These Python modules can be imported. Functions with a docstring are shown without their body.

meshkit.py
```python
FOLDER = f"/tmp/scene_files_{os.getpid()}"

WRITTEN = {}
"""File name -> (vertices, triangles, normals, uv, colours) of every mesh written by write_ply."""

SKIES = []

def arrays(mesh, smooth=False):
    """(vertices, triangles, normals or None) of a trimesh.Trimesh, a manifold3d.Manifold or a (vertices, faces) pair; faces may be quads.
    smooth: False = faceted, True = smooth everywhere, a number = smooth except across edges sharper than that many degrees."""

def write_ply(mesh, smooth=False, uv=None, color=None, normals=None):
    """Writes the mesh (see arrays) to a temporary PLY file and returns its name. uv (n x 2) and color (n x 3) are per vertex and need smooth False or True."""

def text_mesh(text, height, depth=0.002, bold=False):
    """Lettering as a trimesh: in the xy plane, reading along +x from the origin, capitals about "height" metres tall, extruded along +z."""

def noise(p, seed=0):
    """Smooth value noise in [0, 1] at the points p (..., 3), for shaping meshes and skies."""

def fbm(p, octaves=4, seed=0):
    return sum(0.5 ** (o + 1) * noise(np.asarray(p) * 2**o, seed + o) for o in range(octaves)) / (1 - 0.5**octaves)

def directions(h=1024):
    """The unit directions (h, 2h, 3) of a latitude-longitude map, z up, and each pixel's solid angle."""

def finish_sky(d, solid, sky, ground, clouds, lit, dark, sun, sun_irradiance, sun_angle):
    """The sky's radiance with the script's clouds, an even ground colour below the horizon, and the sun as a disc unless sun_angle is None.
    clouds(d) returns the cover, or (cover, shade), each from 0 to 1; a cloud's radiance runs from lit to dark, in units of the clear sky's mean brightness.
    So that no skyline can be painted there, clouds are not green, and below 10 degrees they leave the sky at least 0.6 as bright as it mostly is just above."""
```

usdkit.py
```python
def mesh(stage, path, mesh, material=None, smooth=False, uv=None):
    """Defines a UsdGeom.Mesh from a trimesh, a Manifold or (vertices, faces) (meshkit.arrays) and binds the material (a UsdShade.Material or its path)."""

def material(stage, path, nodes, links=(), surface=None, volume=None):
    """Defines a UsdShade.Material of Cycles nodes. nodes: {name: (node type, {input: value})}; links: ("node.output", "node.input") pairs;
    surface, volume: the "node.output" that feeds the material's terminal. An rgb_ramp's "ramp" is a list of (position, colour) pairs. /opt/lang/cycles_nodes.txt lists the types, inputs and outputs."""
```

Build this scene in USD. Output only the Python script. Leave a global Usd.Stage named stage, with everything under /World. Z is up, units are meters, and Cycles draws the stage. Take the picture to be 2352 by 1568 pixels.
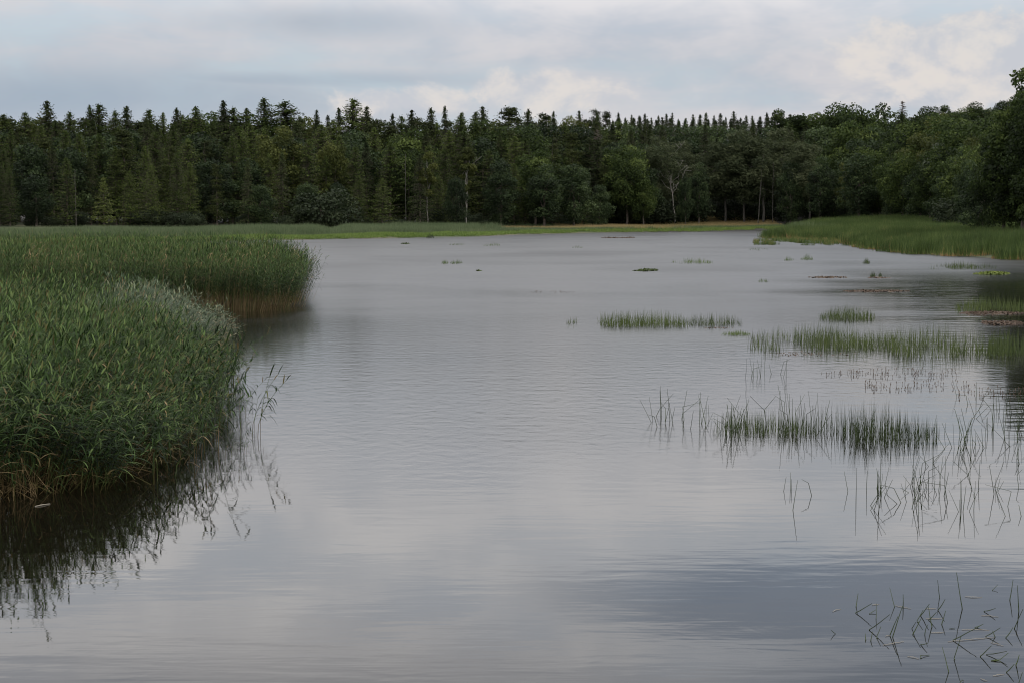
import math
import numpy as np
import shapely
import usdkit
import meshkit
from shapely.geometry import Polygon, LineString
from pxr import Usd, UsdGeom, UsdLux, UsdShade, Gf, Sdf, Vt

stage = Usd.Stage.CreateInMemory()
UsdGeom.SetStageUpAxis(stage, UsdGeom.Tokens.z)
UsdGeom.SetStageMetersPerUnit(stage, 1.0)
UsdGeom.Xform.Define(stage, '/World')
UsdGeom.Scope.Define(stage, '/World/Looks')

# ------------------------------------------------------------------ camera
CAM_H, FOC, CX, HOR = 4.0, 4000.0, 1176.0, 480.0      # photograph measured on a 2352 x 1568 print
PITCH = math.atan((784.0 - HOR) / FOC)
cam = UsdGeom.Camera.Define(stage, '/World/camera')
cam.AddTranslateOp().Set(Gf.Vec3d(0, 0, CAM_H))
cam.AddRotateXOp().Set(90.0 - math.degrees(PITCH))
cam.CreateHorizontalApertureAttr(36.0)
cam.CreateVerticalApertureAttr(24.0)
cam.CreateFocalLengthAttr(36.0 * FOC / 2352.0)
cam.CreateFStopAttr(0.0)
cam.CreateClippingRangeAttr(Gf.Vec2f(0.1, 20000))
cam.CreateExposureAttr(0.0)


def ray(px, py):
    x, y = (px - CX) / FOC, (784.0 - py) / FOC
    c, s = math.cos(PITCH), math.sin(PITCH)
    return np.array([x, c + y * s, -s + y * c])


def ground_at(px, py, z=0.0):
    r = ray(px, py)
    return r[:2] * ((z - CAM_H) / r[2])


def at_depth(px, py, Y):
    """the point on the line of sight of a photograph position at Y metres ahead"""
    r = ray(px, py)
    return np.array([0, 0, CAM_H]) + r * (Y / r[1])


# ------------------------------------------------------------------ sky and sun
SUN = np.array([0.55, -0.45, 0.70]); SUN /= np.linalg.norm(SUN)
SKY = 0.1
dome = UsdLux.DomeLight.Define(stage, '/World/sky')
dome.CreateIntensityAttr(1.0)
dome.GetPrim().SetCustomDataByKey('kind', 'structure')


class Nodes:
    """small helper that writes a node graph line by line"""
    def __init__(self):
        self.n, self.l, self.k = {}, [], 0

    def add(self, kind, name=None, **inp):
        self.k += 1
        name = name or f'n{self.k}'
        vals = {}
        for key, v in inp.items():
            if isinstance(v, str) and '.' in v and v.split('.')[0] in self.n:
                self.l.append((v, f'{name}.{key}'))
            else:
                vals[key] = v
        self.n[name] = (kind, vals)
        return name

    def math(self, op, a, b=0.0, c=0.0, clamp=False):
        return self.add('math', math_type=op, value1=a, value2=b, value3=c, use_clamp=clamp) + '.value'

    def rng(self, v, a, b, c=0.0, d=1.0, smooth=True):
        return self.add('map_range', range_type='smoothstep' if smooth else 'linear', value=v, from_min=a, from_max=b, to_min=c, to_max=d, clamp=True) + '.result'

    def mix(self, fac, a, b, blend='mix'):
        return self.add('mix_color', blend_type=blend, fac=fac, a=a, b=b) + '.result'

    def noise(self, vec, scale, detail=4.0, rough=0.5, dist=0.0):
        return self.add('noise_texture', vector=vec, scale=scale, detail=detail, roughness=rough, distortion=dist) + '.fac'

    def build(self, path, surface=None, volume=None):
        return usdkit.material(stage, path, self.n, self.l, surface=surface, volume=volume)


def blob(g, az, el, a0, e0, ra, re):
    """soft mask (1 in the middle) round a direction of the sky"""
    da = g.math('divide', g.math('subtract', az, a0), ra)
    de = g.math('divide', g.math('subtract', el, e0), re)
    d2 = g.math('add', g.math('multiply', da, da), g.math('multiply', de, de))
    return g.math('exponent', g.math('multiply', d2, -1.0))


def az_of(px): return (px - CX) / FOC
def el_of(py): return (HOR - py) / FOC


g = Nodes()
g.add('geometry', 'geo')
g.add('sky_texture', 'sky', sky_type='single_scattering', sun_disc=False, sun_elevation=math.asin(SUN[2]), sun_rotation=math.atan2(SUN[0], SUN[1]))
g.add('separate_xyz', 'sep', vector='geo.position')
az = g.math('arctan2', 'sep.x', 'sep.y')
el = 'sep.z'
# coordinates in which clouds lie as flat layers
flat = g.add('vector_math', math_type='multiply', vector1='geo.position', vector2=(1, 1, 3.6)) + '.vector'
puff = g.add('vector_math', math_type='multiply', vector1='geo.position', vector2=(1, 1, 1.5)) + '.vector'
n_big = g.noise(flat, 3.0, 5.0, 0.5, 0.3)
n_mid = g.noise(flat, 9.0, 7.0, 0.55, 0.4)
n_puff = g.noise(puff, 26.0, 9.0, 0.58, 0.3)
n_puff2 = g.noise(puff, 60.0, 6.0, 0.6, 0.0)
# veil of stratus: the clear blue shows through in few places
cover = g.rng(g.math('add', g.math('multiply', n_big, 0.55), g.math('multiply', n_mid, 0.45)), 0.30, 0.56)
high = g.rng(el, 0.075, 0.24)
# grey of the layer varies slowly, brighter overhead
lum = g.rng(g.math('add', g.math('multiply', n_mid, 0.72), g.math('multiply', n_puff, 0.28)), 0.34, 0.64, 0.0, 1.0)
low_grey = g.mix(lum, (4.6, 5.05, 5.8), (6.4, 6.3, 6.55))
high_grey = g.mix(lum, (11.8, 11.9, 12.4), (15.4, 15.1, 15.0))
layer = g.mix(high, low_grey, high_grey)
blue = g.mix(high, (5.3, 6.2, 6.8), (10.6, 11.4, 12.6))
clear = g.mix(0.06, blue, 'sky.color')
col = g.mix(cover, clear, layer)
# blue grey haze of distant rain low on the left
haze_l = blob(g, az, el, az_of(150), el_of(235), 0.20, 0.024)
haze_m = blob(g, az, el, az_of(760), el_of(62), 0.10, 0.013)
haze_w = blob(g, az, el, az_of(620), el_of(190), 0.16, 0.007)
dark_l = g.math('maximum', g.math('multiply', haze_l, 0.82), g.math('maximum', g.math('multiply', haze_m, 0.62), g.math('multiply', haze_w, 0.65)))
dark_l = g.rng(g.math('add', dark_l, g.math('multiply', g.math('subtract', n_mid, 0.5), 1.1)), 0.10, 1.05)
col = g.mix(dark_l, col, (3.5, 4.3, 5.2))
pale_l = g.math('multiply', blob(g, az, el, az_of(200), el_of(70), 0.11, 0.020), g.rng(n_mid, 0.36, 0.62), clamp=True)
col = g.mix(g.math('multiply', pale_l, 0.7), col, (5.9, 5.9, 6.25))
# towering cumulus lit from the side: right edge and over the middle of the wood
cum_r = blob(g, az, el, az_of(2260), el_of(150), 0.085, 0.032)
cum_m = blob(g, az, el, az_of(1290), el_of(215), 0.060, 0.0145)
cum_n = blob(g, az, el, az_of(930), el_of(235), 0.060, 0.0125)
cum = g.math('maximum', g.math('maximum', cum_r, g.math('multiply', cum_m, 1.0)), g.math('multiply', cum_n, 0.85))
edge = g.math('add', cum, g.math('multiply', g.math('subtract', n_puff, 0.5), 1.7))
body = g.rng(edge, 0.36, 0.68)
bright = g.rng(g.math('add', g.math('multiply', n_puff, 0.65), g.math('multiply', n_puff2, 0.35)), 0.42, 0.62)
cumcol = g.mix(bright, (5.8, 5.95, 6.4), (7.7, 7.2, 6.8))
col = g.mix(g.math('multiply', body, 0.85), col, cumcol)
# heavier slate cloud higher up, seen only mirrored in the lake
slate = g.math('maximum', blob(g, az, el, 0.23, 0.219, 0.23, 0.030), blob(g, az, el, 0.32, 0.275, 0.22, 0.05))
slate = g.rng(g.math('add', slate, g.math('multiply', g.math('subtract', n_mid, 0.5), 0.7)), 0.22, 0.80)
col = g.mix(g.math('multiply', slate, 0.80), col, (3.6, 4.6, 6.2))
grey2 = blob(g, az, el, -0.15, 0.28, 0.30, 0.035)
col = g.mix(g.math('multiply', grey2, 0.6), col, (7.4, 7.5, 8.3))
g.add('background_shader', 'bg', color=col, strength=SKY)
sky_mat = g.build('/World/Looks/sky_clouds', surface='bg.background')
UsdShade.MaterialBindingAPI.Apply(dome.GetPrim()).Bind(sky_mat)

sun = UsdLux.DistantLight.Define(stage, '/World/sun')
sun.CreateIntensityAttr(0.40)
sun.CreateNormalizeAttr(True)
sun.CreateAngleAttr(10.0)
sun.CreateColorAttr(Gf.Vec3f(1.0, 0.95, 0.87))
sun.AddOrientOp().Set(Gf.Quatf(Gf.Rotation(Gf.Vec3d(0, 0, 1), Gf.Vec3d(*SUN)).GetQuat()))

# ------------------------------------------------------------------ helpers
used = {}


def numbered(name):
    k = used.get(name, 0)
    used[name] = k + 1
    return name if k == 0 else f'{name}_{k:03d}'


def tag(prim, label=None, category=None, group=None, kind=None):
    for key, v in (('label', label), ('category', category), ('group', group), ('kind', kind)):
        if v:
            prim.SetCustomDataByKey(key, v)
    return prim


class Mesh:
    """collects triangles with one float per vertex (tone)"""
    def __init__(self):
        self.v, self.f, self.t, self.n = [], [], [], 0

    def add(self, v, f, tone=0.5):
        v = np.asarray(v, float); f = np.asarray(f, int)
        self.v.append(v); self.f.append(f + self.n)
        self.t.append(np.broadcast_to(np.asarray(tone, float), (len(v),)))
        self.n += len(v)

    def arrays(self):
        return np.vstack(self.v), np.vstack(self.f), np.concatenate(self.t)


def write_mesh(path, v, f, mat, tone=None, smooth=False, extra=None):
    m = usdkit.mesh(stage, path, (v, f), '/World/Looks/' + mat, smooth=smooth)
    api = UsdGeom.PrimvarsAPI(m)
    if tone is not None:
        api.CreatePrimvar('tone', Sdf.ValueTypeNames.FloatArray, 'vertex').Set(Vt.FloatArray.FromNumpy(np.asarray(tone, np.float32)))
    for k, a in (extra or {}).items():
        api.CreatePrimvar(k, Sdf.ValueTypeNames.FloatArray, 'vertex').Set(Vt.FloatArray.FromNumpy(np.asarray(a, np.float32)))
    return m.GetPrim()


def tube(points, radii, sides=5):
    p = np.asarray(points, float)
    t = np.gradient(p, axis=0)
    t /= np.linalg.norm(t, axis=1, keepdims=True) + 1e-12
    ref = np.array([0.31, 0.95, 0.05]) if abs(t[:, 2]).mean() > 0.5 else np.array([0.0, 0.1, 1.0])
    a = np.cross(t, ref); a /= np.linalg.norm(a, axis=1, keepdims=True) + 1e-12
    b = np.cross(t, a)
    ang = np.arange(sides) * 2 * np.pi / sides
    r = np.broadcast_to(np.asarray(radii, float), (len(p),))
    v = p[:, None] + r[:, None, None] * (np.cos(ang)[None, :, None] * a[:, None] + np.sin(ang)[None, :, None] * b[:, None])
    i, j = np.meshgrid(np.arange(len(p) - 1), np.arange(sides), indexing='ij')
    q = np.stack([i * sides + j, i * sides + (j + 1) % sides, (i + 1) * sides + (j + 1) % sides, (i + 1) * sides + j], -1).reshape(-1, 4)
    return v.reshape(-1, 3), np.vstack([q[:, [0, 1, 2]], q[:, [0, 2, 3]]])


def unit(a):
    return a / (np.linalg.norm(a, axis=-1, keepdims=True) + 1e-12)


# ------------------------------------------------------------------ materials
def leafy(name, stops, trans=0.25, rough=0.75, rnd=0.3, spec=0.25, patch=0.0, patch_scale=0.05):
    """foliage: the vertex tone (plus a shift for each plant) picks the colour; part of the light shines through"""
    g = Nodes()
    g.add('attribute', 'tone', attribute='tone')
    g.add('object_info', 'info')
    g.add('geometry', 'geo')
    shift = g.math('multiply', g.math('subtract', 'info.random', 0.5), rnd)
    v = g.math('add', 'tone.fac', shift)
    if patch:
        pn = g.noise('geo.position', patch_scale, 3.0, 0.55)
        v = g.math('add', v, g.math('multiply', g.math('subtract', pn, 0.5), patch))
    g.add('rgb_ramp', 'ramp', ramp=stops, fac=v)
    g.add('principled_bsdf', 'p', base_color='ramp.color', roughness=rough, specular_ior_level=spec)
    if trans <= 0:
        return g.build('/World/Looks/' + name, surface='p.BSDF')
    g.add('translucent_bsdf', 't', color='ramp.color')
    g.add('mix_closure', 'm', fac=trans, closure1='p.BSDF', closure2='t.BSDF')
    return g.build('/World/Looks/' + name, surface='m.closure')


def ramp(*c):
    return [(i / (len(c) - 1), x) for i, x in enumerate(c)]


leafy('spruce_needles', ramp((.007, .011, .004), (.020, .029, .009), (.054, .070, .022)), 0.10, 0.8, 0.4, 0.12)
leafy('larch_needles', ramp((.009, .015, .004), (.033, .050, .011), (.092, .118, .030)), 0.18, 0.8, 0.45, 0.12)
leafy('pine_needles', ramp((.009, .013, .004), (.026, .034, .009), (.062, .073, .020)), 0.12, 0.8, 0.4, 0.12)
leafy('oak_leaves', ramp((.008, .014, .004), (.030, .047, .011), (.082, .108, .026)), 0.2, 0.75, 0.45, 0.15)
leafy('olive_leaves', ramp((.022, .028, .007), (.050, .060, .014), (.092, .100, .027)), 0.22, 0.75, 0.4, 0.15)
leafy('alder_leaves', ramp((.006, .011, .004), (.020, .034, .011), (.060, .084, .030)), 0.16, 0.7, 0.4, 0.2)
leafy('willow_leaves', ramp((.024, .032, .014), (.052, .063, .029), (.094, .106, .054)), 0.22, 0.75, 0.35, 0.15)
leafy('silver_leaves', ramp((.05, .062, .042), (.105, .12, .08), (.18, .20, .14)), 0.22)
leafy('young_larch_needles', ramp((.030, .040, .009), (.062, .080, .018), (.12, .14, .034)), 0.25)
leafy('bush_leaves', ramp((.009, .015, .006), (.018, .027, .010), (.034, .045, .018)), 0.15)


def bark(name, a, b, scale=3.0):
    g = Nodes()
    g.add('texture_coordinate', 'tc')
    n = g.noise(g.add('vector_math', math_type='multiply', vector1='tc.object', vector2=(4, 4, 0.7)) + '.vector', scale, 5.0, 0.6)
    c = g.mix(g.rng(n, 0.4, 0.62), a, b)
    g.add('principled_bsdf', 'p', base_color=c, roughness=0.9)
    return g.build('/World/Looks/' + name, surface='p.BSDF')


bark('bark', (.045, .036, .028), (.10, .08, .062))
bark('birch_bark', (.22, .21, .185), (.085, .075, .065), 1.6)
bark('grey_bark', (.085, .078, .066), (.045, .04, .033), 2.0)

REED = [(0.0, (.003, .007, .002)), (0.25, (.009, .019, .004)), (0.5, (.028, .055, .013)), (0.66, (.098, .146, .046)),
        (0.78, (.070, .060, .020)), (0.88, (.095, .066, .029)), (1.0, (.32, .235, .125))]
BLUE = [(0.0, (.010, .018, .007)), (0.25, (.026, .042, .019)), (0.5, (.050, .076, .038)), (0.66, (.105, .14, .078)),
        (0.78, (.19, .18, .10)), (0.88, (.24, .17, .09)), (1.0, (.40, .32, .20))]
leafy('reed_green', REED, 0.24, 0.65, 0.16, 0.12, 0.40, 0.28)
leafy('reed_blue', BLUE, 0.16, 0.6, 0.12, 0.3, 0.3, 0.3)
leafy('far_reed_blue', [(0.0, (.034, .052, .023)), (0.5, (.084, .112, .054)), (0.8, (.11, .128, .068)), (1.0, (.20, .18, .10))], 0.2, 0.7, 0.3, 0.15, 0.7, 0.12)
leafy('far_reed_green', [(0.0, (.014, .024, .006)), (0.5, (.046, .074, .018)), (0.75, (.105, .135, .040)), (0.88, (.24, .15, .065)), (1.0, (.32, .22, .11))], 0.25, 0.7, 0.3, 0.2, 0.8, 0.16)
leafy('sedge', ramp((.050, .086, .018), (.105, .155, .034), (.16, .205, .055)), 0.3, 0.7, 0.3, 0.2, 0.5, 0.08)
leafy('dry_grass', ramp((.08, .09, .034), (.20, .155, .07), (.30, .225, .115)), 0.3, 0.8, 0.4, 0.1, 1.1, 0.045)
leafy('rush_green', ramp((.012, .018, .008), (.034, .050, .014), (.080, .105, .028)), 0.0, 0.5, 0.3)
leafy('rush_pale', ramp((.050, .078, .024), (.080, .115, .036), (.12, .155, .055)), 0.0, 0.55, 0.3)
leafy('red_weed', ramp((.030, .022, .014), (.070, .046, .032), (.12, .09, .065)), 0.0, 0.8, 0.3)
leafy('moss_green', ramp((.04, .062, .010), (.075, .10, .015), (.125, .145, .024)), 0.1, 0.8, 0.2)
leafy('dark_weed', ramp((.020, .030, .010), (.040, .055, .016), (.075, .10, .025)), 0.1, 0.8, 0.2)
leafy('straw', ramp((.16, .14, .11), (.26, .235, .19), (.36, .33, .27)), 0.0, 0.7, 0.3)

# water: dark peat water, ripples where the wind reaches (vertex value "ripple"), slick in the lee
g = Nodes()
g.add('geometry', 'geo')
g.add('attribute', 'rip', attribute='ripple')
g.add('attribute', 'fine', attribute='chop')
g.add('separate_xyz', 'sep', vector='geo.position')
w1 = g.noise(g.add('vector_math', math_type='multiply', vector1='geo.position', vector2=(1.0, 0.80, 1)) + '.vector', 3.0, 2.0, 0.5, 0.5)
w2 = g.noise(g.add('vector_math', math_type='multiply', vector1='geo.position', vector2=(0.55, 1.7, 1)) + '.vector', 1.1, 2.0, 0.5, 0.4)
patch = g.noise(g.add('vector_math', math_type='multiply', vector1='geo.position', vector2=(0.06, 0.05, 1)) + '.vector', 1.0, 3.0, 0.55, 0.5)
gust = g.rng(patch, 0.30, 0.70, 0.70, 1.0)
h = g.math('add', g.math('multiply', g.math('multiply', w1, g.math('multiply', 'fine.fac', 0.0125)), gust), g.math('multiply', g.math('multiply', w2, gust), g.math('multiply', 'fine.fac', 0.003)))
w3 = g.noise(g.add('vector_math', math_type='multiply', vector1='geo.position', vector2=(0.35, 1.3, 1)) + '.vector', 1.0, 3.0, 0.55, 0.4)
g.add('attribute', 'swell', attribute='swell')
g.add('attribute', 'calm', attribute='calm')
h = g.math('add', h, g.math('multiply', w3, g.math('multiply', 'swell.fac', 0.022)))
w4 = g.noise(g.add('vector_math', math_type='multiply', vector1='geo.position', vector2=(0.8, 5.0, 1)) + '.vector', 1.3, 3.0, 0.5, 0.3)
h = g.math('add', h, g.math('multiply', g.math('add', w2, g.math('multiply', w4, 0.25)), g.math('multiply', 'calm.fac', 0.0024)))
g.add('bump', 'b', height=h, strength=1.0, distance=1.0)
rough = g.math('add', 0.03, g.math('multiply', 'rip.fac', g.math('multiply', gust, 0.21)))
g.add('principled_bsdf', 'p', base_color=(.0022, .0018, .0011), roughness=rough, ior=1.333, normal='b.normal')
g.build('/World/Looks/lake_water', surface='p.BSDF')

g = Nodes()
g.add('geometry', 'geo')
n1 = g.noise('geo.position', 0.08, 5.0, 0.6)
n2 = g.noise('geo.position', 1.5, 5.0, 0.6)
c = g.mix(g.rng(n1, 0.4, 0.6), (.045, .060, .020), (.085, .080, .035))
c = g.mix(g.math('multiply', n2, 0.6), c, (.025, .024, .014))
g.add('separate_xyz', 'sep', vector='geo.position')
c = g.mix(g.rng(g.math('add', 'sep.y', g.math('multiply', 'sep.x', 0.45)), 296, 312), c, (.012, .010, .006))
g.add('bump', 'b', height=n2, strength=0.6, distance=0.2)
g.add('principled_bsdf', 'p', base_color=c, roughness=0.95, normal='b.normal')
g.build('/World/Looks/meadow_soil', surface='p.BSDF')

# ------------------------------------------------------------------ terrain and lake
far_px = [(-300, 568), (200, 560), (650, 552), (781, 549.5), (1062, 545), (1203, 539), (1379, 535), (1608, 533), (1750, 529)]
far_shore = [ground_at(*p) for p in far_px]
right_px = [(1752, 548), (1850, 551), (1947, 556), (1968, 566), (2040, 574), (2123, 583), (2240, 590), (2352, 596)]
right_shore = [ground_at(*p) for p in right_px]
land = Polygon([(-900, 190), (-250, 196)] + [tuple(p) for p in far_shore] + [(50, 318), (46, 262)]
               + [tuple(p) for p in right_shore] + [(48, 118), (58, 90), (62, 40), (66, -60), (900, -60), (900, 1500), (-900, 1500)]).buffer(0)
lobe1_px = [(100, 1140), (180, 1128), (250, 1108), (330, 1075), (390, 1040), (440, 1000), (474, 950), (474, 900), (478, 850), (486, 800), (496, 768), (490, 748)]
lobe1 = Polygon([(-17, 21.5), (-8.5, 24.0)] + [tuple(ground_at(*p)) for p in lobe1_px] + [(-11.0, 58.5), (-24, 59), (-34, 50)]).buffer(0)
lobe2_px = [(543, 716), (600, 718), (650, 713), (680, 702), (688, 690), (684, 672), (672, 650)]
lobe2 = Polygon([(-40, 67), (-20, 66.5)] + [tuple(ground_at(*p)) for p in lobe2_px] + [(-16, 104), (-24, 110), (-60, 112)]).buffer(0)
left_bank = Polygon([(-26, -60), (-26, 20), (-34, 48), (-40, 90), (-60, 130), (-90, 196), (-900, 196), (-900, -60)])
all_land = shapely.union_all([land, left_bank])


def depth_in(poly, xy):
    """signed distance: positive inside"""
    pts = shapely.points(np.asarray(xy, float))
    d = shapely.distance(pts, poly.boundary)
    return np.where(shapely.contains(poly, pts), d, -d)


def sstep(x, a, b):
    t = np.clip((x - a) / (b - a), 0, 1)
    return t * t * (3 - 2 * t)


def height(xy):
    xy = np.atleast_2d(np.asarray(xy, float))
    d = depth_in(all_land, xy)
    z = np.where(d > 0, np.minimum(0.12 + 0.05 * d, 0.25 + 0.0125 * d), np.maximum(-1.4, 0.12 + 0.16 * d))
    z = np.minimum(z, 2.6)
    hill = 17.0 * sstep(xy[:, 1], 350, 520) * sstep(xy[:, 0], 55, 130)
    rise = 9.0 * sstep(xy[:, 1], 345, 480) * (1 - sstep(xy[:, 0], 55, 130)) + 1.2 * sstep(xy[:, 1], 180, 300) * sstep(xy[:, 0], 40, 90)
    n = meshkit.noise(np.column_stack([xy / 9.0, np.zeros(len(xy))]), 3) - 0.5
    return z + hill + rise + np.where(d > 3, n * 0.25, 0)


def grid(xs, ys):
    X, Y = np.meshgrid(xs, ys)
    nx, ny = len(xs), len(ys)
    i, j = np.meshgrid(np.arange(ny - 1), np.arange(nx - 1), indexing='ij')
    a = i * nx + j
    q = np.stack([a, a + 1, a + nx + 1, a + nx], -1).reshape(-1, 4)
    return np.column_stack([X.ravel(), Y.ravel()]), np.vstack([q[:, [0, 1, 2]], q[:, [0, 2, 3]]])


xs = np.concatenate([[-2500, -1500, -900, -500, -300], np.arange(-200, 201, 2.5), [300, 500, 900, 1500, 2500]])
ys = np.concatenate([[-1200, -500, -200], np.arange(-60, 131, 5), np.arange(132.5, 430, 2.5), np.arange(440, 620, 10), [700, 900, 1400, 2500, 4500]])
xy, f = grid(xs, ys)
tag(write_mesh('/World/ground', np.column_stack([xy, height(xy)]), f, 'meadow_soil', smooth=True), 'low grassy and wooded land around the lake', 'ground', kind='structure')

xs = np.concatenate([[-600, -300, -150], np.arange(-80, 81, 1.0), [100, 150, 300]])
ys = np.concatenate([[-60, -20], np.arange(0, 110, 0.75), np.arange(111, 340, 3.0), [360]])
xy, f = grid(xs, ys)
X, Y = xy.T
wob0 = meshkit.noise(np.column_stack([xy / [2.0, 3.0], np.zeros(len(xy))]), 25) - .5
lee1 = np.exp(np.minimum(depth_in(lobe1, xy), 0) / 4.0)
lee2 = 1 - sstep(-depth_in(lobe2, xy), 2.5, 7.0)
lee2 = lee2 * (1 - sstep(Y, 68, 74)) * (1 - sstep(X + .8 * wob0, -10.0, -7.5))
lee = np.maximum(lee1, lee2)
wob = meshkit.fbm(np.column_stack([xy / [14, 7], np.zeros(len(xy))]), 3, 5)
open_water = sstep(Y + (wob - 0.5) * 16 - np.maximum(X, 0) * 0.5 + np.maximum(-X - 2, 0) * 0.7, 27, 37)
# the bay on the right lies in the lee of the trees up to the last reddish mat
bay = sstep(X - (6 + 0.10 * Y) + (wob - 0.5) * 10, -3, 7) * sstep(Y, 150, 76)
swirl = meshkit.fbm(np.column_stack([xy / [22, 10], np.zeros(len(xy))]), 3, 15)
near_bay = sstep(X + (wob - 0.5) * 5 - 3.5, -2, 4) * sstep(Y, 58, 48)
ripple = open_water * (1 - 0.9 * lee) * (1 - 0.82 * bay) * (1 - 0.55 * near_bay) * (1 + 0.75 * sstep(Y, 55, 130)) * (.80 + .36 * swirl)
chop = 0.05 + 0.95 * open_water * (1 - 0.8 * lee) * (1 - 0.5 * bay) * (1 - 0.45 * near_bay) * np.clip(40 / np.maximum(Y, 30), 0.25, 1)
tag(write_mesh('/World/lake', np.column_stack([X, Y, np.zeros(len(X))]), f, 'lake_water', smooth=True, extra={'ripple': ripple, 'chop': chop, 'swell': np.maximum(bay * (1 - lee), .55 * lee2), 'calm': 1 - .75 * lee}),
    'grey rippled lake reflecting the cloudy sky', 'lake', kind='structure')

# ------------------------------------------------------------------ trees: a class for each shape, with trunk and crown
def class_of(name):
    return stage.CreateClassPrim('/' + name)


def leaf_cloud(m, c, nrm, size, rng, aspect=0.62, tone=0.5, dirs=None):
    """a rhombic leaf spray at each centre c, facing nrm"""
    n = len(c)
    nrm = unit(nrm)
    a = rng.normal(size=(n, 3)) if dirs is None else dirs
    a = unit(a - nrm * (a * nrm).sum(1, keepdims=True))
    b = np.cross(nrm, a)
    s = np.broadcast_to(size, (n,))[:, None]
    v = np.stack([c - a * s * .5, c + b * s * .5 * aspect, c + a * s * .5, c - b * s * .5 * aspect], 1).reshape(-1, 3)
    k = np.arange(n) * 4
    f = np.vstack([np.column_stack([k, k + 1, k + 2]), np.column_stack([k, k + 2, k + 3])])
    m.add(v, f, np.repeat(np.broadcast_to(tone, (n,)), 4))


def limb_path(p0, p1, rng, sag=0.0, wiggle=0.05, n=5):
    t = np.linspace(0, 1, n)[:, None]
    p = p0 + (p1 - p0) * t
    L = np.linalg.norm(p1 - p0)
    p[1:-1] += rng.normal(size=(n - 2, 3)) * wiggle * L
    p[:, 2] += sag * L * (t[:, 0] - t[:, 0] ** 2) * 4
    return p


def finish_tree(name, wood, crown, bark_mat, leaf_mat):
    class_of(name)
    v, f, _ = wood.arrays()
    write_mesh(f'/{name}/trunk', v, f, bark_mat, smooth=60)
    v, f, t = crown.arrays()
    write_mesh(f'/{name}/crown', v, f, leaf_mat, tone=t)
    return name


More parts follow.
